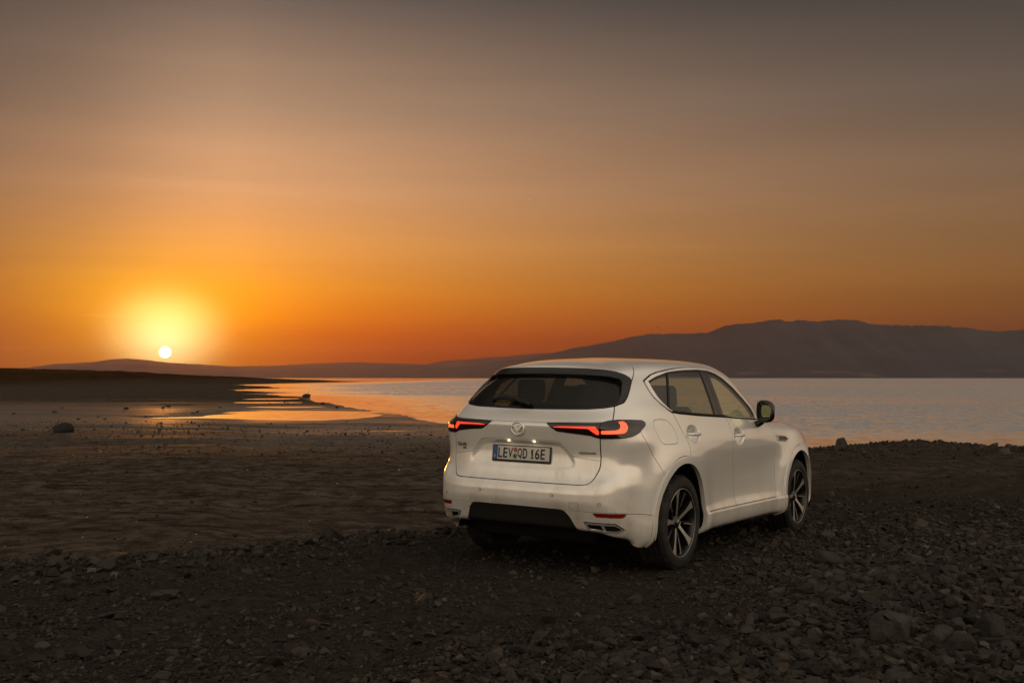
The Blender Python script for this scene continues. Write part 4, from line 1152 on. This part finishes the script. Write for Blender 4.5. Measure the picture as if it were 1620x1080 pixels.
# lettering on the tailgate
p_, n_ = surf_at(.575, .945)
def badge_text(name, s, h_, y, z, width):
    p1, nn = surf_at(y, z)
    o = put_text(name, s, h_, y, z, p1.x - .003, M_badge, width, .004, car)
    yaw = math.atan2(nn.y, -nn.x); o.rotation_euler = (math.pi / 2, 0, -math.pi / 2 - yaw); return o
badge_text('model_badge', 'CX-60', .026, .578, .944, .108)
badge_text('model_badge', 'AWD', .013, .548, .915, .040)
p1, nn = surf_at(-.567, .926)
bd = box_obj('engine_badge', (-.003, .003, -.063, .063, -.007, .007), M_badge, bev=.002); bd.location = p1 + nn * .002; bd.rotation_euler = (0, 0, math.atan2(-nn.y, -nn.x))
# parking sensors
for y, z in ((.320, .607), (-.332, .609), (-.695, .561), (.690, .561)):
    p1, nn = surf_at(y, z)
    o = disc_obj('parking_sensor', .0115, 0, 0, 0, .006, M_badge, car)
    o.location = p1 + nn * .001; o.rotation_euler = nn.to_track_quat('Z', 'Y').to_euler()
    o2 = disc_obj('sensor_face', .0085, 0, 0, .0035, .002, M_paint, o); o2.rotation_euler = (0, 0, 0)
# rear wiper
pa_, na_ = surf_at(.39, 1.292); pb_, nb_ = surf_at(.0, 1.262)
pts = []; rads = []
for k in range(15):
    t = k / 14; y = .385 - .385 * t; z = 1.292 + (1.256 - 1.292) * t + .030 * math.sin(math.pi * t) ** .8
    p1, nn = surf_at(y, z); pts.append(p1 + nn * (.014 + .012 * math.sin(math.pi * t))); rads.append(.006 + .013 * math.sin(math.pi * (.12 + .76 * t)) + .004 * t)
link('rear_wiper', tube_mesh('rear_wiper', pts, rads, 8), car, M_matte)
# high aerial fin
bm = bmesh.new()
prof_ = [(-.02, 0), (.16, 0), (.12, .018), (.06, .042), (.015, .062), (-.012, .060)]
for s_ in (-1, 1):
    pass
T_ = [[bm.verts.new((x, s_ * (.016 * (1 - z / .075)), z)) for x, z in prof_] for s_ in (-1, 1)]
bm.faces.new(T_[0]); bm.faces.new(T_[1][::-1])
for i in range(len(prof_)): bm.faces.new((T_[0][i], T_[1][i], T_[1][(i + 1) % len(prof_)], T_[0][(i + 1) % len(prof_)]))
# (the photograph shows no fin above the roof line, so the mesh is dropped)
bm.free()

# ---- door handles, mirrors, side vent
for hx, hz, dr, dl in ((.245, 1.056, rdr, rdl), (1.235, 1.021, fdr, fdl)):
    for s_, d_ in ((-1, dr), (1, dl)):
        p1, nn = surf_at(s_, hz, x=hx - .11); p2, n2 = surf_at(s_, hz - .004, x=hx + .115)
        pts = []; rad = []
        for k in range(13):
            t = k / 12; q = p1.lerp(p2, t); q.y = s_ * (max(abs(p1.y), abs(p2.y)) + .006 + .020 * math.sin(math.pi * t) ** .6); pts.append(q); rad.append(.0085 + .008 * math.sin(math.pi * t) ** .5)
        me = tube_mesh('handle', pts, rad, 10)
        link('handle', me, d_, M_paint)
def mirror(s_):
    """housing loft along y, glass facing back"""
    cx, cy, cz = 1.74, s_ * .985, 1.228
    V = []; F = []; n_ = 24
    rings = [(-.076, .026, .064), (-.069, .040, .085), (-.037, .052, .103), (.014, .056, .105), (.054, .050, .092), (.076, .036, .069), (.085, .016, .032)]
    for dy, rx, rz in rings:
        for k in range(n_):
            t = 2 * math.pi * k / n_; ct, st = math.cos(t), math.sin(t)
            ex = math.copysign(abs(ct) ** .75, ct) * rx; ez = math.copysign(abs(st) ** .75, st) * rz
            ex = max(ex, -.030) if ct < 0 else ex * 1.25               # flat back where the glass sits
            V.append((cx + ex, cy + s_ * dy, cz + ez - .05 * dy))
    for i in range(len(rings) - 1):
        for k in range(n_): F.append((i * n_ + k, i * n_ + (k + 1) % n_, (i + 1) * n_ + (k + 1) % n_, (i + 1) * n_ + k))
    F += [tuple(range(n_)), tuple(range((len(rings) - 1) * n_, len(rings) * n_))]
    me = bpy.data.meshes.new('door_mirror'); me.from_pydata(V, [], F)
    bm = bmesh.new(); bm.from_mesh(me); bmesh.ops.recalc_face_normals(bm, faces=bm.faces)
    for f_ in bm.faces: f_.smooth = True
    bm.to_mesh(me); bm.free()
    o = link('door_mirror', me, car, M_black)
    # glass
    bm = bmesh.new(); vs = []
    for k in range(32):
        t = 2 * math.pi * k / 32; ct, st = math.cos(t), math.sin(t)
        yy = math.copysign(abs(ct) ** .6, ct) * .046; zz = math.copysign(abs(st) ** .6, st) * (.055 - .010 * ct)
        vs.append(bm.verts.new((cx - .0325 - .0, cy + s_ * (yy + .020), cz + zz + .004)))
    bm.faces.new(vs)
    bmesh.ops.recalc_face_normals(bm, faces=bm.faces)
    g = link('mirror_glass', bm_mesh('mirror_glass', bm), o, M_mirror)
    # stalk down to the door
    me = tube_mesh('mirror_stalk', [(cx + .03, s_ * .87, 1.100), (cx + .025, s_ * .91, 1.112), (cx + .02, s_ * .945, 1.135), (cx + .015, s_ * .965, 1.165)], [.030, .032, .030, .034], 10)
    link('mirror_stalk', me, o, M_black)
M_mirror = mat('mirror_silvered_glass', (.46, .48, .26), .02, 1.0)
for s_ in (-1, 1): mirror(s_)
for s_ in (-1, 1):
    # vent on the front wing: bright frame with black insert
    out_ = [(2.225, 1.000), (2.49, .987), (2.585, .952), (2.50, .928), (2.262, .940)]
    in_ = [(2.262, .988), (2.47, .977), (2.54, .953), (2.48, .940), (2.285, .952)]
    bm = bmesh.new()
    def vp(x, z, o_):
        p1, nn = surf_at(s_, z, x=x); return bm.verts.new(Vector((x, p1.y, z)) + nn * o_)
    ov = [vp(x, z, .004) for x, z in out_]; iv = [vp(x, z, .011) for x, z in in_]; dv_ = [vp(x, z, .002) for x, z in in_]; bk_ = [vp(x, z, -.004) for x, z in out_]
    n5 = len(out_)
    for i in range(n5):
        j = (i + 1) % n5
        bm.faces.new((ov[i], ov[j], iv[j], iv[i])); bm.faces.new((bk_[i], bk_[j], ov[j], ov[i])); bm.faces.new((iv[i], iv[j], dv_[j], dv_[i]))
    v = link('side_vent', bm_mesh('side_vent', bm), car, M_chrome)
    bm = bmesh.new()
    bm.faces.new([vp(x, z, .0035) for x, z in in_]); link('vent_grille', bm_mesh('vent_grille', bm), v, M_black)

# ---- cabin
def rbox(name, cx, cy, cz, sx, sy, sz, rot=(0, 0, 0), mt=None, bev=.05, parent=car):
    bm = bmesh.new(); box_bm(bm, -sx / 2, sx / 2, -sy / 2, sy / 2, -sz / 2, sz / 2, bev, 4)
    o = link(name, bm_mesh(name, bm, True), parent, mt or M_leather); o.location = (cx, cy, cz); o.rotation_euler = rot; return o
for y in (-.37, .37):
    s_ = rbox('front_seat', 1.30, y, .62, .52, .50, .18, (0, -.12, 0))
    bk2 = rbox('seat_back', 0, 0, 0, .14, .50, .66, (0, 0, 0), parent=s_); bk2.location = (-.30, 0, .36); bk2.rotation_euler = (0, -.22, 0)
    hr = rbox('headrest', 0, 0, 0, .11, .27, .20, parent=s_, bev=.045); hr.location = (-.40, 0, .78); hr.rotation_euler = (0, -.1, 0)
rs = rbox('rear_seat', .30, 0, .62, .50, 1.30, .20)
rb = rbox('seat_back', 0, 0, 0, .14, 1.30, .62, parent=rs); rb.location = (-.32, 0, .36); rb.rotation_euler = (0, -.28, 0)
for y in (-.40, 0, .40):
    hr = rbox('headrest', 0, 0, 0, .10, .26, .19, parent=rs, bev=.045); hr.location = (-.44, y, .76 - (.05 if y == 0 else 0))
rbox('dashboard', 1.98, 0, .98, .42, 1.45, .24, mt=M_inner)
sw = link('steering_wheel', tube_mesh('steering_wheel', [(1.66 - .055 * math.sin(t), .37 + .185 * math.cos(t), 1.00 + .165 * math.sin(t)) for t in [2 * math.pi * k / 28 for k in range(28)]], .016, 8, True), car, M_leather)
rbox('parcel_shelf', -.48, 0, 1.02, .50, 1.20, .05, mt=M_inner, bev=.02)
# ================================================================ stones, gravel, birds
def hull_rock(npts, seed, flat=1.0, name='stone'):
    r = random.Random(seed); bm = bmesh.new()
    for _ in range(npts):
        v = Vector((r.gauss(0, 1), r.gauss(0, 1), r.gauss(0, 1))).normalized()
        v *= r.uniform(.90, 1.06); bm.verts.new((v.x * r.uniform(.95, 1.2), v.y, v.z * flat))
    g = bmesh.ops.convex_hull(bm, input=bm.verts)
    bmesh.ops.delete(bm, geom=[e for e in g['geom_interior'] if isinstance(e, bmesh.types.BMVert)], context='VERTS')
    bmesh.ops.recalc_face_normals(bm, faces=bm.faces)
    return bm
def rock_mat(name, stops, bump=.4):
    m = mat(name, (.05, .045, .04), .82, spec=.3); nt, b = mnodes(m)
    oi = nt.node('ShaderNodeObjectInfo').outputs['Random']
    tc = nt.node('ShaderNodeTexCoord').outputs['Object']
    geo_ = nt.node('ShaderNodeNewGeometry')
    rnd = nt.m('FRACT', nt.add(oi, geo_.outputs['Random Per Island']))
    colr = nt.ramp(rnd, stops)
    colr = nt.mix(nt.smooth(nt.noise(tc, 3.2, 5, .65), .35, .7), colr, nt.scale(colr, .45))
    nt.put(b.inputs['Base Color'], colr)
    nt.put(b.inputs['Normal'], nt.bump(nt.noise(tc, 9.0, 5, .65), bump, .08))
    return m
STOPS = [(0, (.020, .017, .015)), (.3, (.034, .029, .025)), (.55, (.046, .036, .029)), (.75, (.040, .038, .037)), (.92, (.056, .044, .035)), (1.0, (.066, .055, .046))]
m_rock = rock_mat('rubble_stone', STOPS)
m_gravel = mat('gravel', (.04, .035, .03), .85, spec=.25)
nt, b = mnodes(m_gravel)
nt.put(b.inputs['Base Color'], nt.ramp(nt.node('ShaderNodeNewGeometry').outputs['Random Per Island'], [(0, (.009, .0075, .0065)), (.4, (.022, .0180, .0150)), (.72, (.031, .0252, .0205)), (.95, (.042, .0342, .028)), (1.0, (.078, .065, .054))]))

def edge_e(X, Y): return (Y - 8.2) * .80 - (X + 3.0) * .55 - 1.1 * fbm(X * .25, Y * .25, 3)
def gravel_mask(X, Y):
    g = 1 - sm(-.5, 1.0, edge_e(X, Y) - 3.2 * sm(-1.2, 1.2, X) - 60 * sm(.4, 4.0, X) + .8 * fbm(X * 1.5, Y * 1.5, 3)); return g
def rubble(X, Y):
    """0..1: how coarse the stones are here"""
    r = sm(.8, 2.4, X - .12 * (Y - 6)) * (1 - .6 * sm(9, 16, Y)) + .9 * np.exp(-((X - 1.2) / 1.6) ** 2 - ((Y - 5.0) / .7) ** 2) + .15 * np.exp(-((X + 2.4) / .9) ** 2 - ((Y - 5.6) / .8) ** 2)
    return np.clip(r, 0, 1)
def car_frame(X, Y):
    ca, sa = math.cos(CAR_H), math.sin(CAR_H)
    return (X - CAR_X) * ca + (Y - CAR_Y) * sa, -(X - CAR_X) * sa + (Y - CAR_Y) * ca
# ---- gravel: tens of thousands of pebbles in one mesh
variants = []
for k in range(14):
    bm = hull_rock(11 if k % 2 else 9, 100 + k, .78); bmesh.ops.triangulate(bm, faces=bm.faces[:]); bm.verts.ensure_lookup_table()
    variants.append((np.array([v.co[:] for v in bm.verts]), np.array([[v.index for v in f.verts] for f in bm.faces]))); bm.free()
def scatter(N, y0, y1, rad_med, rad_sig, spread=.58, keep=None):
    Y = y0 * (y1 / y0) ** rng.random(N * 2); X = (rng.random(N * 2) * 2 - 1) * (Y * spread + .5)
    g = 1 - sm(-.8, 3.2, edge_e(X, Y) - 3.2 * sm(-1.2, 1.2, X) - 60 * sm(.4, 4.0, X) + .8 * fbm(X * 1.5, Y * 1.5, 3)); k = rng.random(len(X)) < g
    if keep is not None: k &= keep(X, Y)
    X, Y = X[k][:N], Y[k][:N]
    r = rad_med * np.exp(rad_sig * rng.standard_normal(len(X)))
    return X, Y, r
sets = []
def off_track(p): return lambda X, Y: rng.random(len(X)) > p * rut(X, Y)
X, Y, r = scatter(36000, 4.2, 14, .0068, .55, keep=off_track(.45)); r *= 1 + 1.3 * rubble(X, Y); sets.append((X, Y, r))
X, Y, r = scatter(15000, 4.2, 12, .017, .40, keep=lambda X, Y: rng.random(len(X)) < (.06 + .94 * rubble(X, Y)) * (1 - .8 * rut(X, Y))); sets.append((X, Y, r))
X, Y, r = scatter(5000, 4.4, 13, .031, .28, keep=lambda X, Y: rng.random(len(X)) < (.02 + .98 * rubble(X, Y) ** 1.3)); sets.append((X, Y, r))
X, Y, r = scatter(5200, 12, 29, .014, .6, keep=lambda X, Y: (X > .3) & (rng.random(len(X)) > .85 * rut(X, Y))); sets.append((X, Y, r))
# line of stones along the edge of the track
t_ = rng.random(4200); Xe = -9.5 + 9.0 * t_; Ye = 8.2 + (Xe + 3.0) * .55 / .80 + rng.normal(0, .42, 4200)
Ye = Ye + 1.1 * fbm(Xe * .25, Ye * .25, 3) / .8
sets.append((Xe, Ye, .020 * np.exp(.5 * rng.standard_normal(4200))))
Xb = rng.uniform(5.5, 17, 2600); Yb = 25.5 + rng.normal(0, 1.5, 2600)
sets.append((Xb, Yb, .024 * np.exp(.55 * rng.standard_normal(2600))))
# thin scatter on the mud flat
Ym = 8.5 * (42 / 8.5) ** rng.random(6500); Xm = -rng.random(6500) * (Ym * .56)
sets.append((Xm, Ym, .0075 * np.exp(.55 * rng.standard_normal(6500)) * np.clip(Ym / 14, .8, 2.5)))
PX = np.concatenate([s[0] for s in sets]); PY = np.concatenate([s[1] for s in sets]); PR = np.minimum(np.concatenate([s[2] for s in sets]), .06)
PZ = ground_z(PX, PY)
VV = []; FF = []; off_ = 0
vi = rng.integers(0, len(variants), len(PX)); th = rng.random(len(PX)) * 2 * math.pi; fl_ = rng.uniform(.5, 1.15, len(PX)); tl_ = rng.normal(0, .3, len(PX))
for k, (v, f) in enumerate(variants):
    ix = np.where(vi == k)[0]
    if not len(ix): continue
    c_, s_ = np.cos(th[ix])[:, None], np.sin(th[ix])[:, None]; t_ = tl_[ix][:, None]
    x = v[None, :, 0] + 0 * c_; y = v[None, :, 1] + 0 * c_; z = v[None, :, 2] * fl_[ix][:, None] + x * np.sin(t_)
    R_ = PR[ix][:, None]
    Vx = PX[ix][:, None] + R_ * (x * c_ - y * s_); Vy = PY[ix][:, None] + R_ * (x * s_ + y * c_); Vz = PZ[ix][:, None] + R_ * (z + .22)
    VV.append(np.stack([Vx, Vy, Vz], 2).reshape(-1, 3))
    FF.append((f[None] + (np.arange(len(ix)) * len(v))[:, None, None] + off_).reshape(-1, 3)); off_ += len(ix) * len(v)
gm = np_mesh('gravel', np.concatenate(VV), np.concatenate(FF), False)
tag(link('gravel', gm, None, m_gravel), 'dark grey-brown loose gravel covering the shore track', 'gravel', kind='stuff')

# ---- single stones
stone_me = []
for k in range(10):
    bm = hull_rock(17, 300 + k, .82)
    bmesh.ops.bevel(bm, geom=bm.edges[:], offset=.07, segments=1, affect='EDGES')
    bmesh.ops.triangulate(bm, faces=bm.faces[:])
    me = bm_mesh('stone', bm, False); me.materials.append(m_rock); stone_me.append(me)
def stone(x, y, r, label, group=None, me=None, name='stone', cat='stone', sink=.28, sx=1.0, sz=1.0, z=None, rz=None):
    o = bpy.data.objects.new(name, me or random.choice(stone_me)); COL.objects.link(o)
    gz = float(ground_z(np.array([x]), np.array([y]))[0]) if z is None else z
    o.location = (x, y, gz + r * .72 * sz * (1 - 2 * sink) * .9); o.scale = (r * sx * random.uniform(.9, 1.3), r * random.uniform(.8, 1.1), r * sz * random.uniform(.7, 1.05))
    o.rotation_euler = (random.uniform(-.35, .35), random.uniform(-.35, .35), random.uniform(0, 6.28) if rz is None else rz)
    return tag(o, label, cat, group)
def clear_of_car(x, y):
    a, b_ = car_frame(x, y); return not (-1.2 < a < 4.0 and -1.32 < b_ < 1.2)
cnt = 0
while cnt < 165:                                        # rubble bank in the right foreground
    y = 4.6 * (11.5 / 4.6) ** random.random(); x = random.uniform(.2, .56 * y)
    if random.random() > float(rubble(np.array([x]), np.array([y]))[0]) ** 1.2 or not clear_of_car(x, y): continue
    ppx = 810 + FPX * x / y; ppy = 597.5 + CAM_Z * FPX / y
    where = 'left of' if ppx < 1330 else ('right of' if ppx > 1480 else ('behind' if ppy < 985 else 'in front of'))
    if ppy < 890: lab = 'stone on the rubble slope between the front wheel and the right edge' if ppx > 1290 else 'stone on the rubble slope beside the right wheels'
    else: lab = 'angular stone in the rubble %s the largest boulder' % where + ('' if where in ('behind', 'in front of') else (', upper part' if ppy < 985 else ', near the bottom edge'))
    stone(x, y, .032 * math.exp(.40 * abs(random.gauss(0, 1))) + .008, lab, lab.replace('stone', 'stones', 1)); cnt += 1
cnt = 0
while cnt < 62:                                         # ridge along the left edge of the track
    x = random.uniform(-5.6, -.9); y = 8.2 + (x + 3.0) * .6875 + random.gauss(0, .28)
    y += 1.1 * float(fbm(np.array([x * .25]), np.array([y * .25]), 3)[0]) / .8
    seg_ = 'at the left end' if x < -4.0 else ('in the middle' if x < -2.4 else 'at the end nearest the car')
    stone(x, y, .036 * math.exp(.38 * abs(random.gauss(0, 1))), 'stone %s of the low ridge left of the gravel track' % seg_, 'ridge stones ' + seg_); cnt += 1
cnt = 0
while cnt < 34:                                         # loose ones in the near gravel
    y = 4.7 * (8.0 / 4.7) ** random.random(); x = random.uniform(-.54 * y, .3)
    stone(x, y, .026 * math.exp(.30 * abs(random.gauss(0, 1))), 'loose stone half sunk in the left foreground gravel, ' + ('near the bottom edge' if y < 5.9 else 'farther back'), 'loose foreground stones ' + ('near the bottom edge' if y < 5.9 else 'farther back'), sink=.36, sz=.7); cnt += 1
cnt = 0
while cnt < 26:                                         # dark lumps on the wet flat
    y = random.uniform(32, 92); x = random.uniform(-.50 * y, -.10 * y)
    if float(-sdf2(np.array([x]), np.array([y]), LAND)[0]) < 1: continue
    stone(x, y, random.uniform(.05, .14) * y / 50, 'small dark stone lying on the wet mud flat left of the car', 'dark stones on the wet flat', sz=.7); cnt += 1
cnt = 0
while cnt < 22:                                         # edge of the bank above the lake on the right
    x = random.uniform(8.5, 15.5); y = 26.5 + random.gauss(0, 1.6)
    stone(x, y, random.uniform(.045, .10), 'dark stone on the edge of the bank above the lake at right', 'stones on the bank edge by the lake'); cnt += 1
def at_px(px, py):
    """ground point seen at that place"""
    Y = 6.0
    for _ in range(40):
        X = (px - 810) / FPX * Y; gz = float(ground_z(np.array([X]), np.array([Y]))[0]); Y = Y * .5 + .5 * (CAM_Z - gz) * FPX / max(py - 597.5, 2)
    return (px - 810) / FPX * Y, Y
heroes = [(102, 683, .23, 'rounded boulder standing alone on the left mud flat', 1.2), (1326, 711, .24, 'tallest dark rock on the bank edge just right of the car', 1.3),
          (1345, 712, .16, 'low rock beside the tallest rock on the bank edge', .8), (484, 629, .55, 'dark rock at the tip of the far muddy spit', .8), (1404, 1003, .115, 'largest rough boulder in the rubble of the lower right', 1.2),
          (1506, 1022, .085, 'rounded stone near the lower right corner beside the plank', 1.0), (1397, 918, .085, 'broad pale stone at the top of the rubble mound', .7), (1428, 985, .055, 'bluish-grey slab tilted against the largest boulder', 1.0),
          (86, 876, .13, 'dark low stone at the left end of the stone ridge', .6), (190, 883, .085, 'blocky stone on the ridge second from the left edge', .9), (270, 940, .125, 'flat pale slab lying in the track left of centre', .35),
          (181, 970, .085, 'thin flat stone in the gravel below the pale slab', .35), (140, 1033, .070, 'pinkish rounded stone near the lower left corner', .7), (1005, 950, .055, 'pointed stone alone in the gravel behind the right rear wheel', 1.0),
          (1585, 718, .16, 'small dark rock at the waterline by the right edge', 1.0), (1190, 905, .07, 'broad flat stone on the slope right of the rear wheel', .6)]
bm = hull_rock(60, 911, .85); bmesh.ops.triangulate(bm, faces=bm.faces[:])
bmesh.ops.subdivide_edges(bm, edges=bm.edges[:], cuts=1, smooth=.6)
round_me = bm_mesh('boulder', bm, True); round_me.materials.append(rock_mat('dark_boulder', [(0, (.012, .010, .009)), (1, (.018, .015, .013))]))
for px, py, r, lab, sz in heroes:
    x, y = at_px(px, py); stone(x, y, r, lab, sz=sz, name='boulder' if r > .2 else 'stone', me=round_me if px == 102 else None)
m_pale = mat('pale_shell', (.34, .29, .23), .7)
bm = hull_rock(9, 77, .35); pale_me = bm_mesh('pale_pebble', bm); pale_me.materials.append(m_pale)
for k in range(26):
    y = 9.5 * (30 / 9.5) ** random.random(); x = random.uniform(-.49 * y, -.03 * y)
    stone(x, y, random.uniform(.012, .022) * (y / 14) ** .6, 'tiny pale pebble glinting on the dark mud flat', 'pale pebbles on the mud flat', me=pale_me, name='pale_pebble', cat='pebble', sink=.1)
# twigs beside the boulder, plank in the corner
m_wood = mat('weathered_dark_wood', (.010, .008, .006), .85); nt, b = mnodes(m_wood)
tc = nt.node('ShaderNodeTexCoord').outputs['Object']
nt.put(b.inputs['Base Color'], nt.mix(nt.noise(nt.mapping(tc, (2, 30, 30)), 1.0, 4, .6), (.005, .004, .003), (.014, .011, .009)))
x, y = at_px(102, 682)
pl = bpy.data.objects.new('dry_branch', None); 
zb = float(ground_z(np.array([x]), np.array([y]))[0])
tw = link('dry_branch', tube_mesh('dry_branch', [(x - .42, y - .1, zb + .02), (x - .24, y - .15, zb + .10), (x - .12, y - .2, zb + .24), (x - .04, y - .2, zb + .40)], [.016, .013, .010, .004], 6), None, m_wood)
tag(tw, 'thin bare branch leaning against the boulder on the flat', 'branch')
for pts_, r_ in (([(x - .24, y - .15, zb + .10), (x - .29, y - .2, zb + .24), (x - .27, y - .2, zb + .34)], .007), ([(x - .12, y - .2, zb + .24), (x + .08, y - .25, zb + .36), (x + .17, y - .25, zb + .40)], .006)):
    link('twig', tube_mesh('twig', pts_, [r_, r_ * .8, r_ * .4], 5), tw, m_wood)
xa, ya = at_px(1500, 1003); xb, yb = at_px(1640, 1024)
za = float(ground_z(np.array([xa]), np.array([ya]))[0]); zb2 = float(ground_z(np.array([xb]), np.array([yb]))[0])
bm = bmesh.new(); box_bm(bm, -.27, .27, -.028, .028, -.012, .012, .004, 1)
bmesh.ops.subdivide_edges(bm, edges=[e for e in bm.edges if abs((e.verts[0].co - e.verts[1].co).x) > .3], cuts=8)
for v in bm.verts: v.co.y += .006 * math.sin(v.co.x * 19) ; v.co.z += .008 * math.sin(v.co.x * 7 + 1)
pk = link('wooden_plank', bm_mesh('wooden_plank', bm), None, m_wood)
pk.location = ((xa + xb) / 2, (ya + yb) / 2, (za + zb2) / 2 + .018); pk.rotation_euler = (.15, -.05, math.atan2(yb - ya, xb - xa))
tag(pk, 'dark weathered plank lying in the rubble at the right edge', 'plank')
# birds
m_bird = mat('gull_plumage', (.75, .70, .62), .8)
def bird(px, py, dist, span, rz, label, m_):
    bm = bmesh.new()
    prof = [(-.50, .01), (-.38, .05), (-.15, .10), (.10, .115), (.30, .085), (.42, .06), (.50, .012)]
    rings = [[bm.verts.new((x_, r_ * math.cos(t), r_ * math.sin(t))) for t in [2 * math.pi * k / 8 for k in range(8)]] for x_, r_ in prof]
    for i in range(len(rings) - 1):
        for k in range(8): bm.faces.new((rings[i][k], rings[i][(k + 1) % 8], rings[i + 1][(k + 1) % 8], rings[i + 1][k]))
    bm.faces.new(rings[0][::-1]); bm.faces.new(rings[-1])
    me = bm_mesh('bird', bm, True)
    o = link('bird', me, None, m_)
    for s_ in (-1, 1):
        bm = bmesh.new()
        pts_ = [(.22, .05, .04), (.26, .55, .30), (.05, 1.15, .22), (-.08, 1.12, .21), (.02, .55, .27), (-.14, .05, .03)]
        a = [bm.verts.new((x_, s_ * y_, z_ + .012)) for x_, y_, z_ in pts_]; b2 = [bm.verts.new((x_, s_ * y_, z_ - .012)) for x_, y_, z_ in pts_]
        bm.faces.new(a); bm.faces.new(b2[::-1])
        for i in range(6): bm.faces.new((a[i], a[(i + 1) % 6], b2[(i + 1) % 6], b2[i]))
        link('wing', bm_mesh('wing', bm), o, m_)
    bm = bmesh.new()
    a = [bm.verts.new(q) for q in ((-.40, .04, .01), (-.40, -.04, .01), (-.72, -.13, .015), (-.72, .13, .015))]; b2 = [bm.verts.new((v.co.x, v.co.y, v.co.z - .02)) for v in a]
    bm.faces.new(a); bm.faces.new(b2[::-1])
    for i in range(4): bm.faces.new((a[i], a[(i + 1) % 4], b2[(i + 1) % 4], b2[i]))
    link('tail', bm_mesh('tail', bm), o, m_)
    o.location = ((px - 810) / FPX * dist, dist, CAM_Z + (597.5 - py) / FPX * dist); o.scale = (span / 2.3,) * 3; o.rotation_euler = (.3, -.2, rz)
    return tag(o, label, 'bird')
bird(838, 316, 170, 1.1, .5, 'pale gull flying high in the middle of the sky', m_bird)
bird(1041, 518, 200, .9, 2.6, 'small dark bird flying just above the mountain ridge', mat('dark_plumage', (.03, .026, .022), .8))
